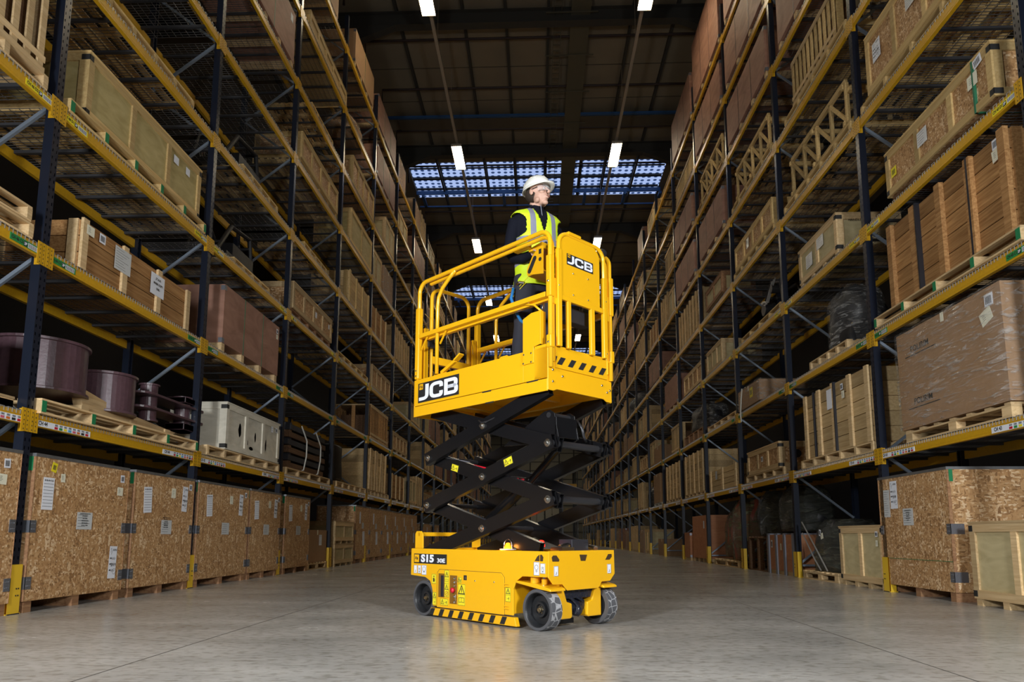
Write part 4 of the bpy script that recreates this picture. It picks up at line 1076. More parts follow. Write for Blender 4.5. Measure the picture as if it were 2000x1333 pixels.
t = pallet(2.3, .98, .14, 'pine', False, 4); place(t, Rgt, 1, 12.75, 15.1, 'pallet under the strand board crate with the round hole', 'pallet', out=-.02)
t = plank_crate(2.4, .95, .52, fs, 'plankpale', 'pine', 4, 2, papers=[('foil', .5, .38, .16, .2, 0, 3)], post=.12); place(t, Rgt, 1, 15.8, 18.2, 'low plank crate on the lowest right shelf before the fourth post', 'crate', out=-.01, D=.95)
for k, y0 in enumerate((18.9, 22.0)):
    t = plank_crate(2.3, .95, 1.12, fs, 'plankpale', 'pine', 7, 4, post=.14); place(t, Rgt, 1, y0, y0+2.3, 'tall pale crate with broad battens, lowest right shelf, %s one' % ('nearer', 'farther')[k], 'crate', out=-.01, D=.95, dz=.1)
    t = pallet(2.5, .98, .095, 'pine', False, 5); place(t, Rgt, 1, y0-.1, y0+2.4, 'pallet under the %s tall pale crate with broad battens' % ('nearer', 'farther')[k], 'pallet', out=-.02)
t = carton(1.4, .9, 1.05, fs); place(t, Rgt, 1, 25.6, 27.0, 'tall brown carton on the lowest right shelf', 'carton', out=.0, D=.9, dz=.12)
t = block_pallet(1.7, .95, .115, 'whiteply'); place(t, Rgt, 1, 25.45, 27.15, 'pale pallet under the tall brown carton', 'pallet', out=.0)
# level 2
t = plank_crate(2.25, 1.0, 1.02, fs, 'plank', 'plank', 5, 4, papers=[('barcode', -.98, .93, .09, .10, 0, 3), ('cream', -.98, .82, .12, .12, .1, 4)], straps=(.20, -.24), post=.10, rel=.05); place(t, Rgt, 2, 6.36, 8.61, 'large brown plank crate with black straps above the POLIRIM carton', 'crate', dz=.145, out=.0)
t = pallet(2.8, 1.02, .14, 'pine', True, 4); place(t, Rgt, 2, 6.24, 9.06, 'long pallet under the large brown plank crate', 'pallet', out=-.03)
t = wrapped(.95, .8, .95, fs, 41, 'machine', 'film'); place(t, Rgt, 2, 10.1, 11.2, 'film-wrapped black upright machine on the second right shelf', 'wrapped load', dz=.145, out=.08, D=.8)
t = pallet(1.4, .95, .14, 'pine'); place(t, Rgt, 2, 10.0, 11.4, 'pallet under the film-wrapped black machine', 'pallet', out=-.01)
t = carton(1.45, .95, .42, fs, wrap=True); sheet('yellow', t, -1, 1.45, .95, -.2, .25, .2, .2, 0, 3)
b = MB().tube([(-.50,.35,.44),(-.53,.34,.2),(-.55,.36,-.12),(-.54,.35,-.28)], .014, 8); b.build('dangling_rope', M['rope'], t)
place(t, Rgt, 2, 13.9, 15.35, 'film-wrapped brown bundle with a dangling rope, second right shelf', 'carton', out=-.02, D=.95, dz=.02)
t = pallet(2.6, .95, .13, 'pine'); place(t, Rgt, 2, 15.75, 18.35, 'long bare pallet on the second right shelf', 'pallet', out=-.01)
t = wrapped(2.2, .9, .75, fs, 42, 'machine', 'film'); place(t, Rgt, 2, 19.0, 21.2, 'film-wrapped dark machinery on the second right shelf', 'wrapped load', dz=.3, out=.05, D=.9)
t = pallet(2.4, .95, .26, 'skid'); place(t, Rgt, 2, 18.9, 21.3, 'tall timber base under the wrapped machinery', 'pallet', out=-.01)
# level 3
t = framed_crate(2.1, .98, .56, fs, 'osb', 'pine_gold', 3, hole=True, bk=True, strapm='strap', papers=[('barcode', -.85, .50, .13, .10, .2, 3), ('cream', -.75, .36, .16, .14, 0, 3), ('foil', .2, .32, .2, .18, 0, 3), ('yellow', .85, .25, .12, .12, 0, 3)]); place(t, Rgt, 3, 6.45, 8.55, 'long strand board crate with green strap and round end hole', 'crate', dz=.085, out=-.01, D=.98)
t = empty('timber_bearer'); 
for k, y in enumerate((-.95, -.2, .6, .98)): MB().box((-.48, y-.08, 0), (.48, y+.04, .08)).build('bearer', M['darkwood'], t)
place(t, Rgt, 3, 6.5, 8.5, 'dark bearers beneath the green-strapped strand board crate', 'bearer')
t = framed_crate(1.5, .95, .60, fs, 'ply', 'pine', 2, bk=True, papers=[('foil', -.15, .42, .26, .18, 0, 2), ('foil', .3, .3, .26, .22, 0, 4)], sk=.04); text('HANDLE', .05, M['ink'], t, frame((-.2, -.753, .5), (1,0,0), (0,0,1)) )
place(t, Rgt, 3, 10.05, 11.55, 'pale plywood crate with white papers on the third right shelf', 'crate', out=-.01, D=.95)
t = machine_part(1.6, .9, .85, 9); place(t, Rgt, 3, 12.9, 14.5, 'black tubular steel frame on the third right shelf', 'machine', dz=.13, out=.08, D=.9)
t = pallet(2.5, .95, .125, 'pine_gold'); place(t, Rgt, 3, 12.6, 15.1, 'pallet under the black tubular frame', 'pallet', out=-.01)
t = framed_crate(1.5, .95, .56, fs, 'ply', 'pine', 3); place(t, Rgt, 3, 16.6, 18.1, 'pale plywood crate on the third right shelf, farther one', 'crate', out=-.01, D=.95)
t = ply_box(2.1, .98, 1.02, fs, 'redply', 2, .1, straps=()); place(t, Rgt, 3, 22.1, 24.2, 'red-brown plywood box on the third right shelf', 'crate', out=-.01)
# level 4
t = framed_crate(2.1, .98, .80, fs, 'osb', 'pine_gold', 3, strapm='strap', papers=[('foil', -.1, .5, .24, .2, 0, 3), ('hand', .75, .45, .2, .26, 0, 3)]); place(t, Rgt, 4, 6.75, 8.85, 'strand board crate with green strap high in the nearest right bay', 'crate', dz=.125, out=-.01, D=.98)
t = pallet(2.6, .98, .12, 'pine_gold'); place(t, Rgt, 4, 6.5, 9.1, 'pallet under the high strapped strand board crate', 'pallet', out=-.01)
def afr(lev, y0, lb, lbp, L=2.5):
    t = a_frames(L, .95, .72, fs); place(t, Rgt, lev, y0, y0+L, lb, 'frame', 'timber support frames on the right', dz=.125, out=-.0, D=.95)
    t = pallet(2.7, .98, .12, 'pine_gold', False, 5); place(t, Rgt, lev, y0-.05, y0+2.65, lbp, 'pallet', out=-.02)
afr(4, 9.45, 'open timber truss frame on the fourth right shelf', 'pallet under the timber truss frame, fourth right shelf')
afr(5, 12.65, 'open timber truss frame on the fifth right shelf', 'pallet under the timber truss frame, fifth right shelf')
afr(6, 15.85, 'open timber truss frame on the sixth right shelf', 'pallet under the timber truss frame, sixth right shelf')
t = framed_crate(2.5, .95, .50, fs, 'osb', 'pine_gold', 4, papers=[('foil', .3, .28, .16, .2, 0, 3)]); place(t, Rgt, 4, 12.7, 15.2, 'battened strand board crate on the fourth right shelf', 'crate', dz=.125, out=-.01, D=.95)
t = pallet(2.7, .98, .12, 'pine_gold', False, 5); place(t, Rgt, 4, 12.65, 15.35, 'pallet under the battened crate on the fourth right shelf', 'pallet', out=-.02)
t = framed_crate(1.6, .8, .5, fs, 'ply', 'skid', 2); place(t, Rgt, 4, 16.4, 18.0, 'grey plywood crate on the fourth right shelf', 'crate', out=.0, D=.8, dz=.12)
t = pallet(1.6, .9, .115, 'skid'); place(t, Rgt, 4, 16.4, 18.0, 'dark pallet under the grey plywood crate', 'pallet', out=.0)
# level 5..8
t = slat_crate(1.75, .98, .80, fs, 'pine_gold'); place(t, Rgt, 5, 9.7, 11.45, 'open slatted crate on the fifth right shelf', 'crate', dz=.125, out=-.01)
t = pallet(2.5, .98, .12, 'pine_gold'); place(t, Rgt, 5, 9.35, 11.85, 'pallet under the open slatted crate, fifth right shelf', 'pallet', out=-.02)
reds = [(5, 15.95, 2.4, 1.05), (5, 19.0, 2.6, 1.05), (6, 9.5, 2.4, 1.1), (6, 12.6, 2.7, 1.05), (6, 19.1, 2.5, .95), (7, 9.5, 2.5, 1.1), (7, 12.55, 2.75, 1.15), (7, 15.75, 2.7, 1.1),
        (8, 9.5, 2.5, 1.2), (8, 12.6, 2.6, 1.6), (8, 15.7, 2.75, 1.9), (8, 18.85, 2.7, 1.4)]
for lev, y0, L, H in reds:
    bi = int((y0-YR0)//PB); t = ply_box(L, 1.0, H, fs, 'redply', 3, .1, straps=()); s_ = MB()
    w = L/3
    for k in (1, 2): s_.box((-.503, -L/2+k*w-.008, .1), (.503, -L/2+k*w+.008, H+.003))
    s_.build('strap', M['blackstrap'], t)
    place(t, Rgt, lev, y0, y0+L, 'red-brown plywood box %s of the right rack, %s bay' % (FLOORS[lev], NUM[bi]), 'crate', 'red plywood boxes in the right rack', out=-.03)
t = slat_crate(2.4, .95, .7, fs, 'pine_gold'); place(t, Rgt, 7, 19.0, 21.4, 'open slatted crate on the seventh right shelf', 'crate', out=-.01)
t = framed_crate(2.3, .98, .7, fs, 'osb', 'pine_gold', 3); place(t, Rgt, 5, 6.6, 8.9, 'strand board crate on the fifth right shelf at the top edge', 'crate', out=-.01)

# ---- the rest of both racks: one model of each kind is built, then copied ------------------
protos = {}
def proto(kind, fs):
    k = (kind, fs)
    if k in protos: return protos[k]
    f = {'ply': lambda: framed_crate(2.0, .95, .72, fs, 'ply', 'pine', 3, sk=.08),
     'plytall': lambda: framed_crate(1.3, .95, .95, fs, 'ply', 'pine', 2, sk=.08),
     'osb': lambda: framed_crate(2.4, .95, .62, fs, 'osb', 'pine', 4, sk=.08),
     'osbtall': lambda: osb_crate(1.45, 1.0, 1.2, fs, [('form', .1, .9, .2, .3, 0, 1), ('white', -.3, .7, .15, .2, 0, 1)]),
     'plank': lambda: plank_crate(2.1, .95, .85, fs, 'plank', 'pine', 4, 3, sk=.08),
     'planktall': lambda: plank_crate(1.3, .95, 1.15, fs, 'plankpale', 'pine', 6, 3, sk=.08),
     'red': lambda: ply_box(2.5, 1.0, 1.0, fs, 'redply', 3, .1),
     'redsmall': lambda: ply_box(1.4, 1.0, 1.1, fs, 'redply', 2, .1),
     'slat': lambda: slat_crate(1.6, .95, .9, fs, 'plankpale'),
     'card': lambda: carton(1.3, .95, .95, fs, wrap=True),
     'cardlow': lambda: carton(1.5, .95, .6, fs),
     'mach': lambda: machine_part(1.7, .9, .9, 12),
     'wrap': lambda: wrapped(1.4, .95, .9, fs, 50, 'machine', 'film'),
     'frame': lambda: a_frames(2.4, .95, .7, fs),
     'pallet': lambda: pallet(2.5, .95, .13, 'pine_gold'),
     'pallets': lambda: pallet(1.3, .95, .13, 'skid')}[kind]
    protos[k] = [f(), False]; return protos[k]
DIM = {'ply':2.0,'plytall':1.3,'osb':2.4,'osbtall':1.45,'plank':2.1,'planktall':1.3,'red':2.5,'redsmall':1.4,'slat':1.6,'card':1.3,'cardlow':1.5,'mach':1.7,'wrap':1.4,'frame':2.4,'pallet':2.5,'pallets':1.3}
DESC = {'ply':('pale plywood crate with battens','crate'),'plytall':('upright pale plywood crate','crate'),'osb':('long battened strand board crate','crate'),'osbtall':('tall strand board crate','crate'),
 'plank':('brown plank crate','crate'),'planktall':('tall pale plank crate','crate'),'red':('long red-brown plywood box','crate'),'redsmall':('short red-brown plywood box','crate'),'slat':('open slatted crate','crate'),
 'card':('film-wrapped carton','carton'),'cardlow':('low brown carton','carton'),'mach':('black steel machine part','machine'),'wrap':('film-wrapped dark load','wrapped load'),'frame':('open timber truss frame','frame'),
 'pallet':('long bare pallet','pallet'),'pallets':('short dark pallet','pallet')}
done = {(-1, 0): {0,1,2,3}, (-1, 1): {0,1,2,3,4}, (-1, 2): {0,1,2,3,4,5,6}, (-1, 3): set(range(9)), (-1, 4): {0,1,2,3,4,5,6,7,8}, (-1, 5): {0,1,2,3},
        (1, 0): set(range(9)), (1, 1): set(range(9)), (1, 2): set(range(9)), (1, 3): set(range(9)), (1, 4): {0,1,2,5,6,7,8}, (1, 5): {0,1,3}, (1, 6): {1}}
def put_random(s, i):
    fs = -s; ybase = (YR0 if s > 0 else YL0) + i*PB
    for lev in range(9):
        if lev in done.get((s, i), ()): continue
        if s < 0 and i <= 1 : continue
        if s < 0 and i in (6, 7) and lev == 0: continue
        rr = random.Random(1000*i+10*lev+(5 if s > 0 else 0))
        if rr.random() < .10: continue
        y = ybase+.12; end = ybase+PB-.12; items = []
        while True:
            if lev == 0: opts = ['osbtall','osbtall','plytall','card','cardlow','redsmall','wrap','planktall'] if s < 0 else ['card','wrap','plytall','cardlow','redsmall','planktall','wrap']
            elif lev >= 6 and s > 0: opts = ['red','red','redsmall','osb','frame','slat','ply','pallet']
            elif lev >= 6: opts = ['osb','red','pallet','ply','card','plank','pallets','plank']
            else: opts = ['ply','plytall','osb','plank','planktall','red','redsmall','slat','card','cardlow','mach','wrap','pallet','plank']
            k = rr.choice(opts)
            if y+DIM[k] > end:
                sm = [q for q in ('plytall','planktall','card') if y+DIM[q] <= end]
                if not sm or rr.random() < .3: break
                k = rr.choice(sm)
            items.append((k, y)); y += DIM[k]+rr.uniform(.08, .3)
        for n, (k, y0) in enumerate(items):
            pr_ = proto(k, fs); o = pr_[0] if not pr_[1] else copy_tree(pr_[0]); pr_[1] = True
            d, c = DESC[k]
            pos = '' if len(items) == 1 else (', nearer' if n == 0 else ', farther' if n == len(items)-1 else ', middle')
            place(o, s, lev, y0, y0+DIM[k], '%s %s, %s %s bay%s' % (d, FLOORS[lev], NUM[i], sdn(s), pos), c, '%s goods in the far bays' % sdn(s), out=rr.uniform(-.03, .05))
for s in (-1, 1):
    for i in range(NB if s < 0 else NB-1): put_random(s, i)
# yellow-beamed racks that stand beyond the cross aisle
for k in range(3):
    y0 = 76.5+k*3.2
    t = empty('pallet_rack_bay', (2.7, y0, 0), 0, 'yellow-beamed rack beyond the cross aisle, %s from the front' % NUM[k], 'rack', 'racks beyond the cross aisle')
    for x in (0, 1.6):
        for yy in (0, 3.1): MB().box((x-.05, yy-.05, 0), (x+.05, yy+.05, 8.4)).build('upright', M['black'], t)
    for z in (2.4, 6.0, 8.2):
        for yy in (0, 3.1): MB().box((.05, yy-.05, z), (1.55, yy+.05, z+.25)).build('beam', M['rackyellow'], t)
        MB().box((0, 0, z+.26), (1.6, 3.1, z+.30)).build('deck', M['rackyellow'], t)
        if z < 3:
            pass
    for q, (yy, kk) in enumerate(((.1, 'plytall'), (1.6, 'cardlow'))):
        o = copy_tree(protos[(kk, -1)][0]); o.location = (3.5, y0+yy+.7, 2.7)
        tag(o, '%s on the yellow rack beyond the cross aisle, %s rack' % (DESC[kk][0], NUM[k]), DESC[kk][1], 'goods beyond the cross aisle')

# ------------------------------------------------------------------ scissor lift. local: x across (0 = side facing us), y along (0 = front axle), z up
LT = empty('scissor_lift', (-.0067, 5.288, 0), .7995, 'yellow and black electric scissor lift raised in the middle of the aisle', 'scissor lift')
WID = .76
def logo_jcb(parent, M4, w, h, name='decal'):
    b = MB(); b.box((0, 0, -.0006), (w, h, .0006))
    S = lambda p: [(x*w, y*h) for x, y in p]
    tk = h*.17; b.mi = 1; q = .60; b.M = Matrix.Diagonal((1/q, 1, 1, 1))
    S2 = lambda p: [(x*w*q, y*h) for x, y in p]
    b.ribbon(S2([(.228,.90),(.228,.185),(.025,.185)]), tk, .0012, rad=h*.30)
    b.ribbon(S2([(.580,.60),(.580,.815),(.335,.815),(.335,.185),(.580,.185),(.580,.40)]), tk, .0012, rad=h*.22)
    b.ribbon(S2([(.70,.5),(.925,.5),(.925,.815),(.70,.815)]), tk, .0012, rad=h*.12)
    b.ribbon(S2([(.70,.5),(.935,.5),(.935,.185),(.70,.185)]), tk, .0012, rad=h*.12)
    b.ribbon(S2([(.695,.90),(.695,.10)]), tk, .0013); b.M = None
    b.mi = 2; b.quad2(S([(.03,.66),(.03,.95),(.125,.95),(.125,.66)]), .0012)
    o = b.build(name, [M['matteblack'], M['white'], M['jyel']], parent, mat=M4)
    o['label'] = 'black decal with white letters JCB'
    text('JCB', h*.16, M['ink'], o, Matrix.Translation((w*.077, h*.80, .001)) @ Matrix.Rotation(-.3, 4, 'Z'), bold=.0006)
    return o
SIDE = lambda y, z: frame((-.0015, y, z), (0,-1,0), (0,0,1))     # decals on the near long side; y = left edge
ENDF = lambda x, z, yy=-.1215: frame((x, yy-.0015, z), (1,0,0), (0,0,1))
def warn(parent, M4, w, h, kind):
    b = MB(); b.box((0,0,-.0005),(w,h,.0005)); b.mi = 1
    b.ribbon([(0.002,.002),(w-.002,.002),(w-.002,h-.002),(.002,h-.002)], .0022, .0009, closed=True)
    def tri(cx, cy, s):
        b.ribbon([(cx-s, cy-s*.8),(cx+s, cy-s*.8),(cx, cy+s)], s*.22, .0009, closed=True); b.quad2([(cx-s*.1,cy-s*.4),(cx+s*.1,cy-s*.4),(cx+s*.14,cy+s*.4),(cx-s*.14,cy+s*.4)], .0009)
        b.quad2([(cx-s*.1,cy-s*.62),(cx+s*.1,cy-s*.62),(cx+s*.1,cy-s*.48),(cx-s*.1,cy-s*.48)], .0009)
    def book(cx, cy, s):
        b.ribbon([(cx-s,cy-s*.6),(cx-s,cy+s*.5),(cx-s*.15,cy+s*.6),(cx,cy+s*.4),(cx+s*.15,cy+s*.6),(cx+s,cy+s*.5),(cx+s,cy-s*.6),(cx,cy-s*.5)], s*.12, .0009, closed=True); b.quad2([(cx-s*.04,cy-s*.5),(cx+s*.04,cy-s*.5),(cx+s*.04,cy+s*.4),(cx-s*.04,cy+s*.4)], .0009)
    def arrow(cx, cy, s):
        b.quad2([(cx-s*.15,cy-s),(cx+s*.15,cy-s),(cx+s*.15,cy),(cx-s*.15,cy)], .0009); b.quad2([(cx-s*.5,cy),(cx+s*.5,cy),(cx,cy+s)], .0009); b.quad2([(cx-s*1.6,cy-s*.1),(cx-s*.7,cy-s*.1),(cx-s*.7,cy+s*.15),(cx-s*1.6,cy+s*.15)], .0009)
    mats = [M['lab_yellow'], M['ink'], M['lab_red']]
    if kind == 'tall': tri(w/2, h*.72, w*.40); b.ribbon([(0,h*.5),(w,h*.5)], .0018, .0009); book(w/2, h*.26, w*.36)
    elif kind == 'tri_arrow': tri(w/2, h*.72, w*.36); b.ribbon([(0,h*.47),(w,h*.47)], .0018, .0009); arrow(w*.62, h*.22, w*.2)
    elif kind == 'double': 
        tri(w/2, h*.83, w*.36); book(w/2, h*.62, w*.3); tri(w/2, h*.36, w*.36); b.ribbon([(0,h*.5),(w,h*.5)], .002, .0009); b.mi = 2
        b.ribbon([(w/2+w*.32*math.cos(a*PI/8), h*.13+w*.32*math.sin(a*PI/8)) for a in range(16)], .0035, .0009, closed=True); b.ribbon([(w*.28,h*.08),(w*.72,h*.18)], .0035, .0009)
    elif kind == 'wide': tri(w*.27, h*.5, h*.34); arrow(w*.78, h*.45, h*.26)
    elif kind == 'man': b.ell((w/2,h*.75,.0), (w*.16,w*.16,.001), 8, 4); b.quad2([(w*.3,h*.2),(w*.7,h*.2),(w*.62,h*.6),(w*.38,h*.6)], .0009); b.ribbon([(w*.2,h*.5),(w*.8,h*.36)], .004, .0009)
    elif kind in ('hook','weight','disc'):
        mats = [M['white'], M['ink']]
        if kind == 'hook': b.ribbon([(w*.5,h*.42),(w*.62,h*.30),(w*.5,h*.16),(w*.34,h*.22)], .004, .0009, rad=.01)
        elif kind == 'weight': b.ribbon([(w*.25,h*.62),(w*.75,h*.62)], .004, .0009); b.ribbon([(w*.3,h*.5),(w*.7,h*.5),(w*.62,h*.22),(w*.38,h*.22)], .003, .0009, closed=True); b.ribbon([(w*.3,h*.12),(w*.5,h*.2),(w*.7,h*.12)], .003, .0009)
        else: b.ribbon([(w/2+w*.3*math.cos(a*PI/8), h*.6+w*.3*math.sin(a*PI/8)) for a in range(16)], .003, .0009, closed=True); b.ribbon([(w*.3,h*.34),(w*.7,h*.34)], .004, .0009); b.ribbon([(w*.35,h*.26),(w*.65,h*.26)], .003, .0009)
    return b.build('safety_sticker', mats, parent, mat=M4)

# ---- chassis
ch = MB()
side = [(1.57,.575),(1.565,.34),(1.36,.33),(1.29,.30),(1.257,.235),(1.25,.095),(.25,.09),(.252,.285),(.215,.35),(.155,.385),(-.10,.388),(-.115,.40),(-.115,.575)]
for x0 in (0.0, WID-.012): ch.prism(side, x0, x0+.012, 'x')
ch.box((.012, .255, .10), (WID-.012, 1.245, .575-.03)); ch.box((.012, -.10, .40), (WID-.012, .256, .545)); ch.box((.012, 1.2, .40), (WID-.012, 1.56, .545))
ch.box((.0, 1.56, .34), (WID, 1.572, .575))
ch.box((.10, 1.25, .25), (.64, 1.45, .42)); ch.box((.16, -.10, .30), (.58, .25, .41))
chs = ch.build('chassis', M['jyel'], LT, bevel=.004)
ep = MB(); ep.prism([(-.0,.577),(.76,.577),(.764,.39),(.705,.337),(.60,.334),(.573,.298),(.545,.288),(.20,.286),(.145,.334),(.045,.336),(-.006,.388)], -.1215, -.112, 'y')
epo = ep.build('end_plate', M['jyel'], LT, bevel=.003)
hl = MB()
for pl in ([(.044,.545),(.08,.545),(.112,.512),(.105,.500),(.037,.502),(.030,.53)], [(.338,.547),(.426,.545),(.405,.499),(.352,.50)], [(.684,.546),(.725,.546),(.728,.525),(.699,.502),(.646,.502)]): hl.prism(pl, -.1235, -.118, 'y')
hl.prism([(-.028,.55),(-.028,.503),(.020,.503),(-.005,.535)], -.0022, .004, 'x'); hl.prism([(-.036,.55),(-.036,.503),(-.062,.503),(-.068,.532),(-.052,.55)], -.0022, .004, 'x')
hl.build('tie_down_hole', plain('shadowy_inner_steel', (.05,.025,.006), .7), LT)  # dark plates on the solid sheet; hole shade is put into the colour
MB().prism([(.2,.004),(.235,.078),(1.235,.078),(1.262,.014),(1.262,.005)][0:0] or [(.205,.012),(.225,.078),(1.255,.078),(1.265,.018)], -.012, .03, 'x').build('skirt', M['jyel'], LT, bevel=.003)
for k in range(8):
    y = .335 + k*.127; hz = MB(); hz.prism([(y,.0185),(y+.052,.0185),(y+.022,.0765),(y-.030,.0765)], -.0135, -.0122, 'x'); hz.build('hazard_stripe', M['matteblack'], LT)
# door panel in the near side
dr = MB(); dr.prism([(1.183,.372),(1.155,.40),(.385,.398),(.35,.366),(.35,.088),(1.183,.088)], -.0035, .002, 'x')
d = dr.build('access_door', M['jyel'], LT, bevel=.0015)
gp = MB(); 
gp.ribbon([(-1.188,.088),(-1.188,.374),(-1.158,.404),(-.383,.402),(-.346,.368),(-.346,.085)], .003, .0)
gp.ribbon([(-1.255,.083),(-.25,.083)], .004, 0); gp.build('panel_gap', M['ink'], LT, mat=frame((-.0008,0,0),(0,-1,0),(0,0,1)))
rc = MB(); rc.box((-.0045, 1.083, .172), (-.0036, 1.165, .370)); rc.box((-.0045, .915, .128), (-.0036, 1.010, .360)); rc.build('recess', plain('recess_painted_shade', (.22,.10,.008), .6), d)  # flat plates in darkened yellow; the recess shade is in the colour
MB().box((-.012, 1.09, .18), (-.0046, 1.125, .355)).build('battery_pack', M['blackplastic'], d, bevel=.003)
b = MB().lathe((-.0046, .955, .24), (-1,0,0), [(0,.012),(.012,.012),(.013,.022),(.026,.020),(.030,0)], 20); o = b.build('stop_button', M['red'], d, smooth=True); o['label'] = 'red emergency stop button'
b = MB()
for z, r_ in ((.335,.009),(.305,.012),(.275,.008),(.19,.011),(.145,.012)): b.lathe((-.0046, .94, z), (-1,0,0), [(0,r_),(.01,r_),(.011,r_*.6),(.018,0)], 12)
b.tube([(-.01,.925,.205),(-.02,.918,.18),(-.01,.925,.155)], .005, 6); b.build('switch', M['chrome'], d, smooth=False)
MB().box((-.0046, .793, .328), (-.0036, .832, .367)).build('latch', M['matteblack'], d); MB().box((-.009,.80,.334),(-.0047,.812,.358)).build('latch_key', M['chrome'], d)
b = MB()
for y in (.692, .464): b.ell((-.004, y, .328), (.003,.007,.007), 10, 6)
b.build('rivet', M['chrome'], d, smooth=True)
hg_ = MB()
for z in (.30,.32,.135,.155): hg_.cyl((-.004, .295, z), (-.004, .345, z), .004, 8)
hg_.build('hinge', M['jyel'], LT)
for a in ((1.262,.280,.060,.082,'man'), (1.082,.178,.060,.222,'double'), (1.135,.108,.105,.056,'wide'), (.902,.302,.045,.048,'wide'), (.902,.122,.092,.172,'tall'), (.335,.188,.058,.108,'tri_arrow'), (1.247,.102,.052,.108,'tri_arrow')):
    warn(LT, SIDE(a[0], a[1]) @ Matrix.Translation((0,0,.003 if a[0] < 1.2 and a[0] > .34 else .0)), a[2], a[3], a[4])
for a in ((1.525,.358,.046,.072,'hook'), (1.466,.358,.046,.072,'weight'), (1.408,.348,.066,.084,'disc'), (.031,.398,.058,.098,'disc'), (-.036,.413,.050,.074,'weight')): warn(LT, SIDE(a[0], a[1]), a[2], a[3], a[4])
for x in (.052, .669): warn(LT, ENDF(x, .395), .047, .073, 'hook')
# model number decal
b = MB(); b.box((0,0,-.0006),(.465,.084,.0006)); b.mi = 1; b.box((.008,.010,.0006),(.075,.076,.0012))
o = b.build('decal', [M['matteblack'], M['jyel']], LT, mat=SIDE(1.525,.446)); o['label'] = 'black decal reading S15 30E'
text('JCB', .026, M['ink'], o, Matrix.Translation((.041,.044,.001)) @ Matrix.Rotation(-.3,4,'Z'), bold=.001)
text('S15', .086, M['white'], o, Matrix.Translation((.197,.042,0)), bold=.0042, sx=1.48); text('30E', .048, M['white'], o, Matrix.Translation((.388,.029,0)), bold=.0014, sx=1.55)
# wheels
def wheel(y, x, outer, steer=0.0):
    t = bpy.data.objects.new('wheel', None); COL.objects.link(t); t.parent = LT; t.location = (x, y, .15); t.rotation_euler = (0,0,steer)
    o = outer   # direction of the outer face along x
    w = .115
    m_, nt, bs = TREAD
    ty = MB().lathe((0,0,0), (-o,0,0), [(0,.127),(0,.147),(.005,.150),(w-.006,.150),(w,.146),(w,.112)], 56); ty.build('tyre_side', M['rubber'], t, smooth=False)
    tr_ = MB().lathe((-o*.004,0,0), (-o,0,0), [(0,.1502),(w-.008,.1502)], 72); tr_.build('tread', m_, t, smooth=True)
    rm = MB().lathe((0,0,0), (-o,0,0), [(0,.1275),(0.003,.122),(.012,.118),(.06,.108),(.055,.060),(.030,.055),(.028,.04),(.045,.036),(.047,.0)], 48); rm.build('rim', M['rimgrey'], t, smooth=False)
    rb_ = MB().lathe((-o*w,0,0), (o,0,0), [(0,.113),(.01,.10),(.02,0)], 40); rb_.build('rim_back', M['rimgrey'], t)
    hb = MB().lathe((-o*.047,0,0), (o,0,0), [(0,.017),(.025,.017),(.026,.013),(.034,.013),(.036,0)], 6)
    for q in range(6): hb.cyl((-o*.044, .026*math.cos(q*PI/3)*1.0, .026*math.sin(q*PI/3)), (-o*.036, .026*math.cos(q*PI/3), .026*math.sin(q*PI/3)), .004, 6)
    hb.build('hub_nut', plain('brass_hub', (.5,.42,.28), .3, metal=1.0), t)
    return t
def tread_mat():
    m, nt, b = newmat('non_marking_tread'); L = nt.links.new
    tc = N(nt, 'ShaderNodeTexCoord'); sp = N(nt, 'ShaderNodeSeparateXYZ'); L(tc.outputs['Object'], sp.inputs[0])
    at = N(nt, 'ShaderNodeMath', operation='ARCTAN2'); L(sp.outputs['Y'], at.inputs[0]); L(sp.outputs['Z'], at.inputs[1])
    ml = N(nt, 'ShaderNodeMath', operation='MULTIPLY'); ml.inputs[1].default_value = .15*17; L(at.outputs[0], ml.inputs[0])
    mx_ = N(nt, 'ShaderNodeMath', operation='MULTIPLY'); mx_.inputs[1].default_value = 17; L(sp.outputs['X'], mx_.inputs[0])
    cb = N(nt, 'ShaderNodeCombineXYZ'); L(mx_.outputs[0], cb.inputs[0]); L(ml.outputs[0], cb.inputs[1])
    vo = N(nt, 'ShaderNodeTexVoronoi', feature='DISTANCE_TO_EDGE'); vo.inputs['Scale'].default_value = 1; vo.inputs['Randomness'].default_value = .55; L(cb.outputs[0], vo.inputs['Vector'])
    r = ramp(nt, [(.035, (.36,.36,.37)), (.06, (.085,.087,.095))]); L(vo.outputs['Distance'], r.inputs['Fac']); L(r.outputs['Color'], b.inputs['Base Color']); b.inputs['Roughness'].default_value = .7
    return m, nt, b
TREAD = tread_mat()
for yy in (0, 1.38):
    wheel(yy, 0, -1); wheel(yy, WID, 1)
# steering forks and fenders at the front
for sx, x0 in ((1, .0), (-1, WID)):
    X = lambda a: x0 + sx*a
    b = MB()
    b.prism([(X(a), z) for a, z in ((.125,.29),(.20,.29),(.235,.20),(.29,.185),(.295,.09),(.28,.075),(.125,.075))], -.085, .09, 'y'); b.build('steering_fork', M['jyel'], LT, bevel=.008)
    b = MB(); b.prism([(.22,.335),(.22,.352),(-.0,.335),(-.12,.310),(-.14,.300),(-.14,.286),(-.02,.300)], X(-.005), X(.16), 'x'); b.build('fender', M['jyel'], LT, bevel=.005)
    b = MB(); b.cyl((X(.06), .075, .34), (X(.06), .075, .40), .036, 24); b.cyl((X(.06), -.02, .33), (X(.06), -.02, .37), .022, 20); b.build('steering_pivot', M['jyel'], LT)
    b = MB(); b.cyl((X(.06), -.02, .37), (X(.06), -.02, .39), .014, 12); b.build('pivot_bolt', M['chrome'], LT)
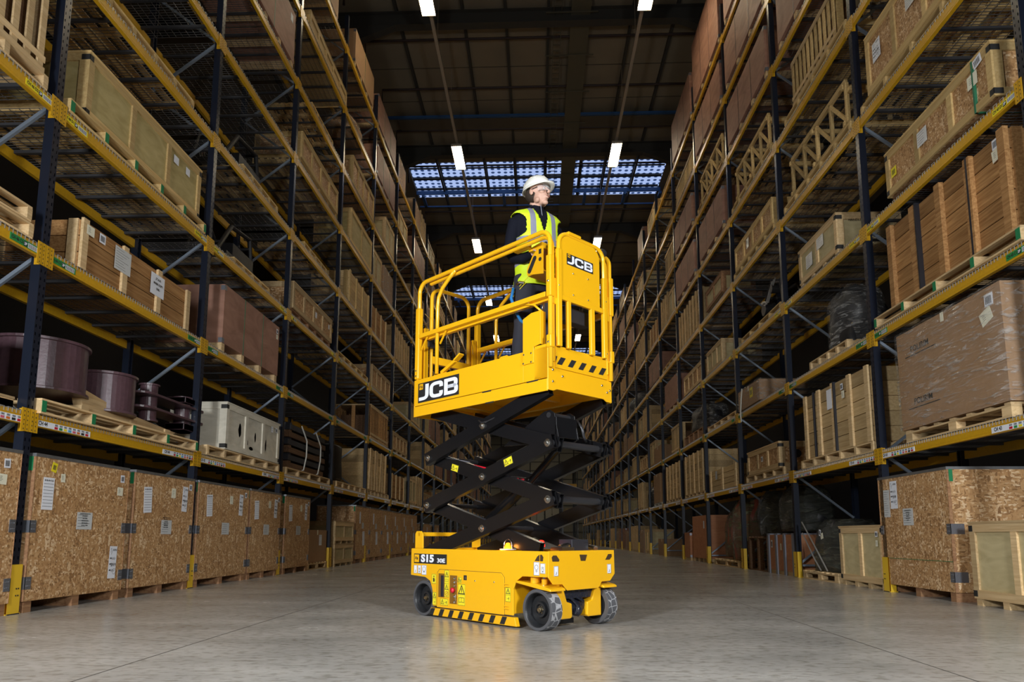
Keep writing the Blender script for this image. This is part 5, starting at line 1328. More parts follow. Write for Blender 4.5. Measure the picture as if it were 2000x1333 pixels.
ax = MB(); ax.cyl((.28, .0, .16), (.48, .0, .16), .055, 20); ax.tube([(.26,-.02,.25),(.32,-.05,.22),(.38,-.06,.16),(.36,-.05,.11),(.42,-.03,.09)], .016, 10); ax.tube([(.30,.0,.30),(.36,-.04,.24),(.42,-.06,.2),(.46,-.02,.28)], .014, 10); ax.box((.16,-.06,.22),(.60,.10,.30)); ax.ell((.40,-.03,.13),(.05,.05,.05))
ax.build('drive_motor', plain('oily_black', (.015,.018,.03), .25, bump=.6, bscale=40), LT, smooth=False)
MB().box((.30,.05,.02),(.46,.15,.06)).build('under_guard', M['black'], LT)
# rear handle / step
b = MB()
for x in (.03, .70):
    b.prism([(1.558,.575),(1.558,.705),(1.54,.728),(1.47,.728),(1.445,.70),(1.44,.575)], x, x+.012, 'x')
b.bar((.03,1.50,.70),(.70,1.50,.70),.03,.035); b.build('entry_handle', M['jyel'], LT, bevel=.003)
# beacon
t = MB().box((.04,.36,.577),(.14,.45,.585)).build('beacon_base', M['white'], LT, bevel=.003)
MB().lathe((.09,.405,.585),(0,0,1),[(0,.034),(.012,.034),(.014,.028),(.045,.018),(.050,0)],24).build('amber_lens', M['amber'], t, smooth=True)
b = MB()
for a in (0, PI/2): b.tube([(.09+.045*math.cos(a)*math.cos(q), .405+.045*math.sin(a)*math.cos(q), .585+.075*math.sin(q)**.6 if math.sin(q) > 0 else .585) for q in [PI*k/10 for k in range(11)]], .0025, 6)
b.build('wire_guard', M['chrome'], t)
pl = bpy.data.lights.new('beacon_glow', 'POINT'); pl.energy = .6; pl.color = (1,.35,.05); pl.shadow_soft_size = .02
po = bpy.data.objects.new('beacon_glow', pl); COL.objects.link(po); po.parent = t; po.location = (.02,.405,.60)
b = MB().lathe((.36,.30,.60),(0,0,1),[(0,.03),(.02,.03),(.05,.02),(.055,0)],16); o = b.build('red_glow_spot', M['redglow'], LT, smooth=True)  # glowing blob added for the red reflected glow, not a lamp
b = MB(); b.box((.46,.06,.545),(.66,.20,.66)); b.build('control_box', M['galvbox'], LT, bevel=.004)
b = MB(); b.box((.30,.02,.575),(.44,.14,.60)); b.cyl((.34,.08,.60),(.44,.08,.615),.02,12); b.cyl((.68,.0,.59),(.72,.1,.60),.02,12); b.build('valve_block', M['chrome'], LT)

# ---- scissor arms: three stages
ST = [.535, .956, 1.379, 1.80]; YA, YB = 1.39, -.085
AH, AW = .112, .052
outer_n, inner_n, inner_f, outer_f = .060, .125, .635, .700
for k in range(3):
    z0, z1 = ST[k], ST[k+1]
    ext = .045; dz = (z1-z0)/(YA-YB)*ext
    for x in (outer_n, outer_f):
        e2 = ext if k < 2 else .0; MB().recttube((x, YA+ext, z0-dz), (x, YB-e2, z1+dz*e2/ext), AW, AH, .005).build('scissor_arm', M['black'], LT)
    for x in (inner_n, inner_f):
        e1 = ext if k else -.16; MB().recttube((x, YB-e1, z0-dz*e1/ext), (x, YA+ext, z1+dz), AW, AH, .005).build('scissor_arm', M['black'], LT)
pins = [(YA, z) for z in ST[1:3]] + [(YB, z) for z in ST[1:3]] + [(.6525, (ST[k]+ST[k+1])/2) for k in range(3)]
for y, z in pins:
    MB().cyl((outer_n-.02, y, z), (outer_f+.02, y, z), .028 if y < 0 else .022, 20).build('pivot_tube', M['pinsteel'], LT)
    for x, sx in ((outer_n-AW/2, -1), (outer_f+AW/2, 1)):
        b = MB(); b.lathe((x, y, z), (sx,0,0), [(0,.030),(.006,.030),(.007,.022),(.016,.020),(.017,.014),(.030,.013),(.031,0)], 20); b.lathe((x, y-.022, z+.005), (sx,0,0), [(0,.012),(.010,.012),(.018,.008),(.019,0)], 6)
        b.build('pivot_bolt', M['chrome'], LT, smooth=False)
for y, z in ((YA-.1, 1.02), (YA-.1, 1.44)):
    pass
# lift cylinder and its brackets
b = MB(); b.tube([(.38,.98,.80),(.38,.45,1.13)], .048, 20); b.tube([(.38,.45,1.13),(.38,.10,1.40)], .030, 16); b.cyl((.38,1.02,.775),(.38,.96,.81),.055,20); b.build('lift_cylinder', M['black'], LT, smooth=False)
b = MB()
for x in (.17, .40):
    b.prism([(.55,1.42),(.20,1.60),(.08,1.655),(.02,1.66),(-.03,1.63),(-.045,1.56),(-.07,1.44),(.02,1.40)], x, x+.012, 'x')
b.box((.17,-.05,1.44),(.41,-.03,1.60)); b.build('lift_bracket', M['black'], LT, bevel=.003)
b = MB(); b.cyl((.165,.03,1.62),(.42,.03,1.62),.022,16); b.build('bracket_pin', M['pinsteel'], LT)
b = MB(); b.box((.20,.50,1.10),(.42,.56,1.17)); b.build('valve_manifold', M['chrome'], LT)
b = MB()
for q, x in ((0,.24),(1,.28),(2,.34)): b.ell((x,.49,1.15),(.012,.012,.012),8,6)
b.build('valve_cap', M['red'], LT, smooth=True)
# hoses
b = MB()
for dx in (0, .012):
    b.tube([(.028+dx,.70,1.64),(.022+dx,.66,1.615),(.026+dx,.58,1.62),(.05,.45,1.66),(.07,.2,1.70),(.09,.08,1.73)], .0055, 8)
    b.tube([(.44+dx,-.02,1.60),(.45+dx,-.06,1.54),(.46+dx,-.07,1.47),(.50+dx,-.06,1.43)], .007, 8)
b.tube([(.055,1.30,1.395),(.1,1.2,1.37),(.11,.9,1.31)], .006, 8); b.build('hydraulic_hose', M['pinsteel'], LT, smooth=True)
b = MB().tube([(.135,1.25,1.385),(.135,.9,1.29),(.14,.66,1.235)], .006, 8); b.build('red_cable', M['red'], LT)
# stickers on arms
for (x, y, z, rot, s_) in ((outer_n-AW/2-.001, .345, 1.270, math.atan2(.423,1.475), 1.0), (inner_n-AW/2-.001, 1.09, 1.272, -math.atan2(.423,1.475), .95)):
    warn(LT, frame((x, y, z), (0,-1,0), (0,0,1)) @ Matrix.Rotation(rot, 4, 'Z') @ Matrix.Translation((-.05*s_,-.03*s_,0)), .098*s_, .062*s_, 'wide')

# ---- platform
ZT, ZD = 2.112, 1.925
b = MB()
b.box((.0, .14, 1.868), (.008, 1.58, ZT)); b.box((-.003, -.117, 1.768), (.008, 1.575, 1.862))
b.box((.0, -.117, 1.868), (.008, .14, ZT+.0)); b.box((.0, -.117, 1.868), (.008, .02, ZT+.02)); b.box((WID-.008, -.117, 1.768), (WID, 1.58, ZT))
b.box((.0, 1.572, 1.768), (WID, 1.58, ZT)); b.prism([(.42,ZT),(.40,ZT+.012),(.33,ZT+.012),(.31,ZT)], 0, .008, 'x')
b.build('toe_board', M['jyel'], LT, bevel=.002)
b = MB(); b.box((.008,-.10,ZD-.03),(WID-.008,1.57,ZD)); 
b.box((.05,-.08,1.80),(.10,1.5,ZD-.03)); b.box((.66,-.08,1.80),(.71,1.5,ZD-.03)); b.box((.1,.35,1.83),(.66,.40,ZD-.03)); b.box((.1,1.1,1.83),(.66,1.15,ZD-.03))
b.build('platform_deck', M['jyel'], LT)
b = MB(); b.prism([(.0,1.775),(.06,1.775),(.10,1.790),(.66,1.790),(.70,1.772),(.763,1.772),(.760,2.10),(.0,2.10)], -.1235, -.112, 'y'); b.build('end_panel', M['jyel'], LT, bevel=.003)
b = MB()
for y, z, L in ((.0,1.862,.10),(.53,1.860,.09),(.50,1.764,.08)): b.box((-.0045, y-.02, z-.005), (-.002, y+L, z+.006))
b.build('slot', M['matteblack'], LT)
# second lower gate panel with hazard stripes
b = MB(); b.prism([(.075,1.955),(.70,1.955),(.705,2.12),(.655,2.122),(.62,2.135),(.52,2.13),(.46,2.13),(.25,2.125),(.18,2.13),(.075,2.125)], -.1330, -.1240, 'y'); b.build('kick_plate', M['jyel'], LT, bevel=.002)
for k in range(5):
    x = .088+k*.124; MB().prism([(x,1.984),(x+.056,1.984),(x+.102,2.045),(x+.046,2.045)], -.1342, -.1332, 'y').build('hazard_stripe', M['matteblack'], LT)
b = MB(); b.prism([(.076,1.995),(.076,2.045),(.094,2.045)], -.1342, -.1332, 'y')
b.build('hazard_stripe', M['matteblack'], LT)
logo_jcb(LT, SIDE(1.513,1.891), .588, .181)
# guard rails
def arc(c, r, a0, a1, n=6): return [(c[0]+r*math.cos(R(a0+(a1-a0)*i/n)), c[1]+r*math.sin(R(a0+(a1-a0)*i/n))) for i in range(n+1)]
def sq(b, pts, w=.038, h=.038, rad=0): pass
RT = .019
ztop = 3.042
for x in (.019, WID-.019):
    b = MB()
    path = [(1.545, ZT-.1)] + arc((1.445, ztop-.10), .10, 0, 90) + arc((-.035, ztop-.10), .10, 90, 180) + [(-.135, 1.95)]
    b.tube([(x, y, z) for y, z in path], RT, 12); b.build('guard_rail', M['jyel'], LT, smooth=True)
    b = MB(); b.box((x-.022, -.10, 2.505), (x+.022, 1.53, 2.545)); b.build('mid_rail', M['jyel'], LT, bevel=.003)
    b = MB(); b.tube([(x,1.02,ztop-.005),(x,1.10,2.985),(x,1.20,2.915),(x,1.255,2.84),(x,1.268,2.76),(x,1.268,2.13)], .017, 12); b.build('stay', M['jyel'], LT, smooth=True)
    b = MB()
    for y0 in (1.50, 1.225): b.bar((x, y0, 2.40), (x, y0-.09, 2.51), .012, .012)
    b.build('gusset', M['jyel'], LT)
    b = MB()
    b.box((x-.026, 1.52, 2.12), (x+.026, 1.572, 2.80)); b.box((x-.025, -.160, 2.50), (x+.025, -.110, 2.83)); b.box((x-.025, -.160, 2.10), (x+.025, -.110, 2.20)); b.build('post_sleeve', M['jyel'], LT, bevel=.008)
    b = MB()
    for y, z in ((-.135,2.14),(-.135,2.62),(1.546,2.2),(1.546,2.15)):
        b.ell((x-.027 if x < .3 else x+.027, y, z), (.006,.009,.009), 8, 6)
    for y in (.1,.4,.7,1.0,1.3): b.ell((x, y, 2.505), (.006,.006,.003), 6, 4); b.ell((x, y, ztop-RT), (.006,.006,.003), 6, 4)
    b.build('bolt', M['chrome'], LT)
# inner extension rails (slightly inboard)
for x in (.056, WID-.056):
    b = MB(); path = [(1.42, ztop-.022)] + arc((-.02, ztop-.125), .10, 90, 180) + [(-.12, 2.0)]
    b.tube([(x, y, z) for y, z in path], .018, 12); b.box((x-.018, -.1, 2.485), (x+.018, 1.45, 2.52)); b.build('inner_rail', M['jyel'], LT, smooth=False)
    b = MB(); b.box((x-.022, -.145, 2.45), (x+.022, -.100, 2.66)); b.build('inner_sleeve', M['jyel'], LT, bevel=.006)
# end hoop with sheet
b = MB(); path = [(.098, 2.12)] + arc((.198, ztop-.10), .10, 180, 90) + arc((.545, ztop-.10), .10, 90, 0) + [(.645, 2.12)]
b.tube([(x, -.150, z) for x, z in path], .018, 12); b.build('end_hoop', M['jyel'], LT, smooth=True)
b = MB(); b.prism([(.110,2.51)]+[(.110,2.92)]+arc((.20,2.935),.09,180,90)+arc((.49,2.935),.09,90,0)+[(.58,2.51)], -.162, -.158, 'y'); sp_ = b.build('sheet_panel', M['jyel'], LT)
MB().box((.19,-.176,3.040),(.34,-.120,3.066)).build('gate_cap', M['jyel'], LT, bevel=.004)
b = MB(); b.box((.085,-.165,2.495),(.660,-.135,2.535)); b.box((.186,-.165,2.12),(.226,-.135,2.50)); b.box((.465,-.165,2.12),(.512,-.135,2.50)); b.box((.075,-.168,2.12),(.118,-.132,2.9)); b.box((.625,-.168,2.12),(.664,-.132,2.80)); b.build('gate_frame', M['jyel'], LT, bevel=.005)
logo_jcb(LT, frame((.178,-.1645,2.795), (1,0,0), (0,0,1)), .318, .090)
b = MB()
for x, z in ((.25,2.735),(.43,2.735),(.25,2.56),(.43,2.56),(.085,2.60),(.655,2.60),(.66,2.16)): b.ell((x,-.166,z),(.007,.004,.007),8,6)
for x, z in ((.05,1.935),(.05,1.845),(.16,1.90),(.70,1.85),(.735,1.98),(.735,1.87),(.635,1.90)): b.ell((x,-.127,z),(.010,.005,.010),8,6)
b.build('bolt', M['chrome'], LT, smooth=True)
b = MB(); b.prism([(.137,2.005),(.137,2.372),(.045,2.404),(-.052,2.404),(-.052,2.14),(.02,2.13),(.02,2.005)], -.010, -.002, 'x'); b.box((-.010,-.055,2.14),(.05,-.047,2.404)); b.build('side_plate', M['jyel'], LT, bevel=.002)
b = MB()
for y, z in ((.13,2.015),(.125,2.085),(.045,2.085),(.045,2.015)): b.ell((-.011,y,z),(.004,.008,.008),8,6)
b.build('bolt', M['chrome'], LT)
# rear entry gate seen through the near rail
b = MB(); path = [(.17,2.0)] + arc((.27,ztop-.10),.10,180,90) + arc((.53,ztop-.10),.10,90,0) + [(.63,2.0)]
b.tube([(x,1.555,z) for x, z in path], .018, 12); b.box((.165,1.535,2.30),(.635,1.575,2.37)); b.box((.07,1.52,2.0),(.11,1.56,2.62)); b.box((.66,1.52,2.0),(.70,1.56,2.62)); b.build('entry_gate', M['jyel'], LT)
b = MB(); b.box((.10,1.50,2.44),(.17,1.56,2.54)); b.cyl((.135,1.52,2.54),(.135,1.52,2.60),.012,10); b.build('gate_latch', M['blackplastic'], LT, bevel=.006)
b = MB(); b.bar((.06,1.25,2.14),(.06,1.05,2.22),.03,.03); b.bar((.06,1.05,2.22),(.07,.98,2.27),.06,.015); b.box((.03,1.15,2.11),(.12,1.33,2.13)); b.build('foot_latch', M['jyel'], LT, bevel=.004)
b = MB(); b.tube([(.05,1.50,2.75),(.07,1.46,2.70),(.05,1.44,2.66),(.04,1.49,2.64)], .003, 6); b.tube([(.62,1.5,2.6),(.55,1.4,2.5),(.60,1.45,2.45)], .003, 6); b.build('lanyard_pin_wire', M['chrome'], LT)
# control station
b = MB()
b.prism([(.214,2.792),(.03,2.755),(.03,2.99),(.09,2.99),(.154,2.935),(.214,2.842)], .115, .121, 'x')
b.box((.121,.03,2.78),(.36,.21,2.79)); b.box((.121,.03,2.79),(.125,.21,2.80)); b.prism([(.214,2.792),(.214,2.842),(.154,2.935),(.09,2.99),(.085,2.985),(.148,2.932),(.208,2.84),(.208,2.792)], .121, .36, 'x')
b.prism([(.05,2.98),(.20,2.985),(.20,3.01),(.05,3.03)], .121, .30, 'x'); b.box((.07,.16,3.00),(.115,.32,3.04))
cs = b.build('control_station', M['jyel'], LT, bevel=.002)
b = MB(); Mx = frame((.1135,0,0),(0,-1,0),(0,0,1))
b.ribbon([(-.185,2.815),(-.125,2.91)], .040, 0); b.quad2([(-.185+.02*math.cos(a*PI/6),2.815+.02*math.sin(a*PI/6)) for a in range(12)],0); b.quad2([(-.125+.02*math.cos(a*PI/6),2.91+.02*math.sin(a*PI/6)) for a in range(12)],0)
b.quad2([(-.065+.017*math.cos(a*PI/6),2.885+.017*math.sin(a*PI/6)) for a in range(12)],0); b.ribbon([(-.065,2.93),(-.065,2.97)], .028, 0)
b.build('hand_slot', M['matteblack'], cs, mat=Mx)
b = MB(); b.tube([(.22,.10,2.99),(.22,.10,3.07)], [.016,.012], 12); b.box((.17,.05,2.99),(.30,.17,3.01)); b.build('joystick', M['blackplastic'], cs)
b = MB(); b.box((.25,-.07,2.38),(.56,.02,2.50)); b.build('document_box', M['galvbox'], LT, bevel=.008)
b = MB(); b.ell((.70,-.10,3.055),(.05,.03,.035)); b.build('black_knob', M['blackplastic'], LT, smooth=True)

# ------------------------------------------------------------------ operator. local: faces -y, z up from the soles
def to_world(p): return LT.matrix_basis @ Vector(p)
LTm = Matrix.Translation(LT.location) @ Matrix.Rotation(.7995, 4, 'Z')
PX, PY = .375, .36
P = empty('person', LTm @ Vector((PX, PY, ZD)), .7995-R(17), 'person in white helmet and yellow hi-vis vest standing on the lift platform', 'person')
skin = plain('skin', (.60,.36,.27), .5, var=.04, bscale=40)
navy = plain('dark_fleece', (.007,.008,.014), .85, spec=.1, bump=.15, bscale=60)
trou = plain('charcoal_trousers', (.020,.021,.032), .8, bump=.2, bscale=12)
HZ, HX, HY = 1.695, 0.0, -.035     # head centre
HR = Matrix.Rotation(R(24), 3, 'Z') @ Matrix.Rotation(R(-6), 3, 'X')
def hp(p): v = HR @ Vector(p) * 1.07; return (v.x+HX, v.y+HY, v.z+HZ)
def remesh(o, v, sm=6):
    m = o.modifiers.new('remesh', 'REMESH'); m.mode = 'VOXEL'; m.voxel_size = v; m.use_smooth_shade = True
    s_ = o.modifiers.new('smooth', 'SMOOTH'); s_.factor = .5; s_.iterations = sm
    return o
def ringz(c, rx, ry, n=32, pw=2.4):
    out = []
    for k in range(n):
        a = 2*PI*k/n; ca, sa = math.cos(a), math.sin(a); q = (abs(ca)**pw+abs(sa)**pw)**(-1/pw)
        out.append((c[0]+rx*q*ca, c[1]+ry*q*sa, c[2]))
    return out
def torso(off, zs=None):
    T = [(.86,.165,.115,.0),(.92,.172,.120,.0),(1.00,.165,.112,.0),(1.10,.155,.105,-.005),(1.20,.162,.110,-.008),(1.30,.176,.120,-.008),(1.40,.190,.122,-.002),(1.47,.198,.108,.005),(1.505,.180,.092,.010),(1.535,.130,.075,.012),(1.555,.085,.065,.010)]
    return [ringz((0,y,z), rx+off, ry+off) for z, rx, ry, y in T]
SH = (.185, .01, 1.455)
armR = [(-.150,.01,1.440),(-.200,.015,1.405),(-.222,.03,1.29),(-.230,.055,1.165),(-.212,.0,1.09),(-.185,-.11,1.05),(-.135,-.205,1.07)]
armL = [(.150,.01,1.440),(.200,.015,1.405),(.222,.02,1.29),(.230,.045,1.165),(.212,-.01,1.09),(.165,-.13,1.08),(.06,-.22,1.10)]
arad = [.054,.056,.050,.046,.044,.039,.030]
def legs(s): return [(s*.09,0,.93),(s*.105,0,.80),(s*.125,-.005,.64),(s*.135,-.01,.50),(s*.142,.012,.36),(s*.148,.02,.20),(s*.15,.02,.07)]
lrad = [.095,.088,.072,.058,.057,.044,.036]
b = MB(); b.loft(torso(-.012))
for s in (-1, 1): b.tube(legs(s), lrad, 16); b.ell((s*.15,-.05,.04),(.042,.12,.035))
for a in (armR, armL): b.tube(a, [r-.008 for r in arad], 14)
b.tube([(0,.02,1.50),(0,.012,1.56),hp((0,.025,-.07))], [.066,.058,.056], 18)
b.ell(hp((0,.015,.035)), (.075,.095,.088), 24, 18); b.ell(hp((0,-.022,-.035)), (.060,.068,.078), 24, 16, HR); b.ell(hp((0,-.060,-.100)), (.028,.024,.020), 14, 10)
for s in (-1, 1):
    b.ell(hp((s*.036,-.062,-.018)), (.026,.024,.022), 12, 8); b.ell(hp((s*.046,-.015,-.078)), (.020,.034,.024), 12, 8)
    b.ell(hp((s*.078,.012,-.008)), (.009,.020,.031), 12, 8, HR @ Matrix.Rotation(R(-12),3,'X')); b.ell(hp((s*.010,-.100,-.030)), (.009,.010,.007), 10, 6)
b.ell(hp((0,-.077,.022)), (.048,.016,.011), 14, 8, HR)
b.tube([hp((0,-.084,.018)), hp((0,-.098,-.004)), hp((0,-.111,-.024)), hp((0,-.100,-.033))], [.008,.009,.012,.010], 12)
b.ell(hp((0,-.086,-.056)), (.024,.012,.007), 12, 8, HR); b.ell(hp((0,-.085,-.067)), (.020,.012,.007), 12, 8, HR)
def hand(w, d, up, s):
    """w wrist, d pointing direction, up back-of-hand direction, s thumb side sign"""
    w = Vector(w); d = Vector(d).normalized(); u = Vector(up); sd = d.cross(u).normalized()*s; u = sd.cross(d).normalized()*s
    Mr = Matrix((sd, d, u)).transposed()
    b.ell(w+d*.045, (.040,.050,.016), 14, 10, Mr)
    for i, (o_, l) in enumerate(((.030,.070),(.011,.080),(-.009,.074),(-.028,.058))):
        r0 = w+d*.080+sd*o_; b.tube([w+d*.05+sd*o_*.9, r0, r0+d*l*.38-u*l*.15, r0+d*l*.55-u*l*.50, r0+d*l*.42-u*l*.80], [.010,.0098,.009,.0085,.007], 8)
    r0 = w+d*.025+sd*.032; b.tube([r0-sd*.01, r0+d*.018+sd*.020-u*.006, r0+d*.045+sd*.026-u*.022, r0+d*.060+sd*.016-u*.036], [.013,.012,.0105,.008], 8)
hand(armR[-1], (.25,-.9,.12), (0,.1,1), 1); hand(armL[-1], (-.35,-.85,.1), (0,.1,1), -1)
body = b.build('body', skin, P); remesh(body, .0055, 3)
# jacket
b = MB(); b.loft([r for r in torso(.006)][1:])
for a in (armR, armL): b.tube(a[:-1]+[tuple(Vector(a[-1])*.85+Vector(a[-2])*.15)], [r+.006 for r in arad[:-1]]+[.036], 16)
b.tube([(0,.018,1.52),(0,.010,1.565),(0,.0,1.600)], [.082,.070,.066], 20)
jk = b.build('jacket', navy, P); remesh(jk, .009, 3)
b = MB().tube([(0,-.080,1.575),(0,-.098,1.50),(0,-.118,1.42)], .0035, 6); b.build('zip', M['greystrip'], P)
# trousers
b = MB()
for s in (-1, 1): b.tube(legs(s), [r+.018 for r in lrad[:5]]+[.072,.074], 18)
b.loft([ringz((0,0,z), rx, ry) for z, rx, ry in ((.80,.15,.10),(.88,.175,.122),(.96,.178,.122),(1.02,.170,.116))])
tr_ = b.build('trousers', trou, P); remesh(tr_, .010, 3)
for s in (-1, 1):
    b = MB(); b.ell((s*.15,-.055,.05),(.052,.135,.048)); b.box((s*.15-.045,-.17,0),(s*.15+.045,.075,.022)); b.tube([(s*.15,.02,.03),(s*.15,.02,.14)],[.055,.052],14); o = b.build('boot', M['matteblack'], P); remesh(o, .008, 3)
# hi-vis vest: shell with V neck and arm openings
def vest_mat():
    m, nt, bs = newmat('hi_vis_vest'); L = nt.links.new
    tc = N(nt, 'ShaderNodeTexCoord'); sp = N(nt, 'ShaderNodeSeparateXYZ'); L(tc.outputs['Object'], sp.inputs[0])
    def mt(op, a, c):
        n = N(nt, 'ShaderNodeMath', operation=op)
        for i, x in enumerate((a, c)):
            if isinstance(x, (int, float)): n.inputs[i].default_value = x
            else: L(x, n.inputs[i])
        return n.outputs[0]
    ax_ = mt('ABSOLUTE', sp.outputs['X'], 0)
    v = mt('LESS_THAN', mt('ABSOLUTE', mt('SUBTRACT', ax_, .098), 0), .024)
    h1 = mt('LESS_THAN', mt('ABSOLUTE', mt('SUBTRACT', sp.outputs['Z'], 1.235), 0), .026)
    h2 = mt('LESS_THAN', mt('ABSOLUTE', mt('SUBTRACT', sp.outputs['Z'], 1.045), 0), .026)
    v = mt('MULTIPLY', v, mt('GREATER_THAN', sp.outputs['Z'], 1.235))
    f = mt('MAXIMUM', mt('MAXIMUM', v, h1), h2)
    mx = N(nt, 'ShaderNodeMix', data_type='RGBA'); L(f, mx.inputs['Factor']); mx.inputs[6].default_value = (.60,.80,.015,1); mx.inputs[7].default_value = (.22,.23,.30,1)
    L(mx.outputs[2], bs.inputs['Base Color']); bs.inputs['Roughness'].default_value = .6
    no = N(nt, 'ShaderNodeTexNoise'); no.inputs['Scale'].default_value = 9; L(tc.outputs['Object'], no.inputs['Vector']); bp = N(nt, 'ShaderNodeBump'); bp.inputs['Strength'].default_value = .35; bp.inputs['Distance'].default_value = .02
    L(no.outputs['Fac'], bp.inputs['Height']); L(bp.outputs['Normal'], bs.inputs['Normal'])
    return m
b = MB(); n = 168
prof = [(.845,.195,.140,0),(.90,.197,.142,0),(1.0,.190,.136,0),(1.10,.184,.132,-.004),(1.20,.188,.134,-.006),(1.30,.197,.140,-.006),(1.40,.212,.140,-.0),(1.465,.232,.126,.005),(1.505,.205,.106,.010),(1.532,.145,.090,.012),(1.552,.100,.082,.012)]
zs = [.845+i*(1.552-.845)/120 for i in range(121)]; rings = []
for z in zs:
    for p0, p1 in zip(prof, prof[1:]):
        if p0[0] <= z <= p1[0]+1e-6: t_ = (z-p0[0])/(p1[0]-p0[0]); break
    rings.append(ringz((0, p0[3]+(p1[3]-p0[3])*t_, z), p0[1]+(p1[1]-p0[1])*t_+.006*math.sin(z*31), p0[2]+(p1[2]-p0[2])*t_, n))
ids = [b.av(r) for r in rings]
for i in range(len(rings)-1):
    for k in range(n):
        q = [rings[i][k], rings[i][(k+1)%n], rings[i+1][(k+1)%n], rings[i+1][k]]
        x = sum(v[0] for v in q)/4; y = sum(v[1] for v in q)/4; z = sum(v[2] for v in q)/4
        if y < 0 and abs(x) < max(0, (z-1.29))*.27: continue
        if y < 0 and abs(x) < .003 and z < 1.29: continue
        ath = .152 + (max(0, z-1.40)/.07)**2*.055 + (max(0, 1.31-z)/.05)**2*.05
        if abs(x) > ath and 1.26 < z < 1.49 and abs(y-.01) < .13: continue
        if z > 1.535 and abs(x) < .09: continue
        b.af((ids[i]+k, ids[i]+(k+1)%n, ids[i+1]+(k+1)%n, ids[i+1]+k))
vo = b.build('hi_vis_vest', vest_mat(), P, smooth=True)
so = vo.modifiers.new('thick', 'SOLIDIFY'); so.thickness = .004
# helmet, hair, glasses, eyes
def hhp(x, y, z): return hp((x, y, z))
b = MB(); rg = []
for i in range(10):
    th = (PI/2)*(1-i/9)*1.0; rr = math.sin(th) if i < 9 else .001
    rg.append([hp((.098*rr*math.cos(2*PI*k/32), .008+.122*rr*math.sin(2*PI*k/32), .048+.108*math.cos(th))) for k in range(32)])
b.loft(rg)
br = []
for r0, z0 in ((.99,.050),(1.07,.040),(1.07,.034),(.97,.042)):
    br.append([hp(((.098*r0)*math.cos(2*PI*k/32), .008+(.122*r0+(.035 if math.sin(2*PI*k/32) < -.3 else 0)*(r0 > 1)*(-math.sin(2*PI*k/32)))*math.sin(2*PI*k/32), z0-.012*(math.cos(2*PI*k/32)**2)*(r0 > 1))) for k in range(32)])
b.loft(br, cap=False)
helm = plain('white_helmet_shell', (.80,.80,.74), .3, coat=.3)
b.build('helmet', helm, P, smooth=True)
b = MB().tube([hp((0,-.100,.075)),hp((0,-.07,.125)),hp((0,.0,.160)),hp((0,.07,.14)),hp((0,.12,.08))], .009, 8); b.build('helmet_ridge', helm, P, smooth=True)
b = MB(); b.ell(hp((0,.032,.012)), (.080,.090,.078), 20, 14, HR); b.build('hair', plain('dark_hair', (.035,.022,.015), .7), P, smooth=True)
for s in (-1, 1):
    b = MB(); b.ell(hp((s*.031,-.0835,.002)), (.0125,.0075,.0060), 12, 8, HR); e = b.build('eye', plain('eye_white', (.75,.73,.70), .3), P, smooth=True)
    MB().ell(hp((s*.031+.002,-.0895,.003)), (.0048,.003,.0048), 10, 6, HR).build('iris', M['ink'], e, smooth=True)
    MB().tube([hp((s*.014,-.0925,.019)),hp((s*.030,-.0935,.024)),hp((s*.048,-.082,.018))], [.003,.004,.002], 6).build('eyebrow', M['darkwood'], P)
b = MB(); b.tube([hp((-.022,-.097,-.0615)),hp((0,-.0995,-.060)),hp((.022,-.097,-.0615))], [.002,.0035,.002], 6); b.build('mouth', plain('lip', (.42,.16,.14), .5), P)
gl, nt, bs = newmat('clear_lens'); bs.inputs['Base Color'].default_value = (.9,.9,.92,1); bs.inputs['Alpha'].default_value = .22; bs.inputs['Roughness'].default_value = .03; bs.inputs['Specular IOR Level'].default_value = .9
b = MB(); lens = []
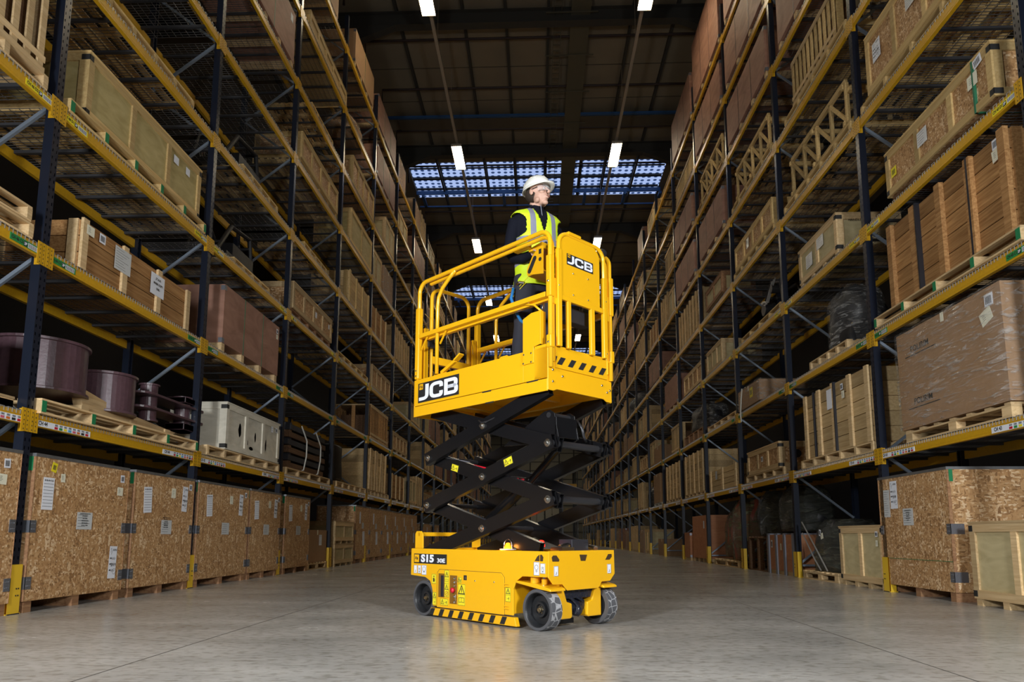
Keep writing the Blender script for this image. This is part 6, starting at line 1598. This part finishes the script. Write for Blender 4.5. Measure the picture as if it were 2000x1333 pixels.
for z, rr in ((.022,.104),(.0,.106),(-.020,.102)):
    lens.append([hp((rr*.80*math.sin(a), -rr*1.04*math.cos(a)+.0, z)) for a in [R(-62+124*k/20) for k in range(21)]])
ids = [b.av(r) for r in lens]
for i in range(2):
    for k in range(20): b.af((ids[i]+k, ids[i]+k+1, ids[i+1]+k+1, ids[i+1]+k))
g_ = b.build('safety_glasses', gl, P, smooth=True)
b = MB(); b.tube(lens[0], .0016, 6); b.tube(lens[2], .0013, 6)
for s in (-1, 1): b.tube([hp((s*.073,-.050,.014)),hp((s*.080,-.01,.012)),hp((s*.080,.03,.004))], .0032, 6)
b.build('glasses_frame', M['blackplastic'], g_)
# harness
b = MB()
for s in (-1, 1):
    b.tube([(s*.10,-.115,.93),(s*.17,-.06,.83),(s*.19,.03,.77),(s*.16,.09,.78)], .018, 8)
b.build('harness_strap', M['matteblack'], P)
b = MB()
for s in (-1, 1):
    for d_ in (-.014,.014): b.tube([(s*(.10+d_*.4),-.137,.93+d_),(s*.182,-.085,.83+d_),(s*.213,.02,.77+d_)], .0028, 6)
b.build('harness_piping', M['lab_yellow'], P)
b = MB(); b.tube([(-.17,-.10,.845),(-.20,-.07,.855),(-.205,-.03,.85)], .013, 8); b.build('buckle', M['chrome'], P)
# safety lanyard: clipped to the harness at one end and the guard rail at the other
blue = plain('blue_webbing', (.015,.16,.42), .6)
ly = empty('safety_lanyard', LTm @ Vector((.13,.36,2.8)), .7995, 'bright blue safety lanyard hanging from the operator to the rail', 'lanyard')
b = MB(); b.tube([(.02,.05,-.06),(-.01,.045,-.16),(.0,.0,-.28),(.0,-.06,-.37),(-.02,-.13,-.415),(-.04,-.22,-.43),(-.06,-.33,-.42)], .013, 10); b.build('webbing', blue, ly, smooth=True)
b = MB(); b.tube([(-.06,-.33,-.42),(-.07,-.37,-.36),(-.075,-.40,-.30),(-.06,-.38,-.34),(-.05,-.34,-.41)], .006, 8); b.build('karabiner', M['chrome'], ly, smooth=True)
b = MB(); b.tube([(.035,.30,2.51),(.03,.18,2.52),(.03,.05,2.48),(.03,-.04,2.40)], .009, 8); b.build('anchor_loop', M['jyel'], LT, smooth=True)
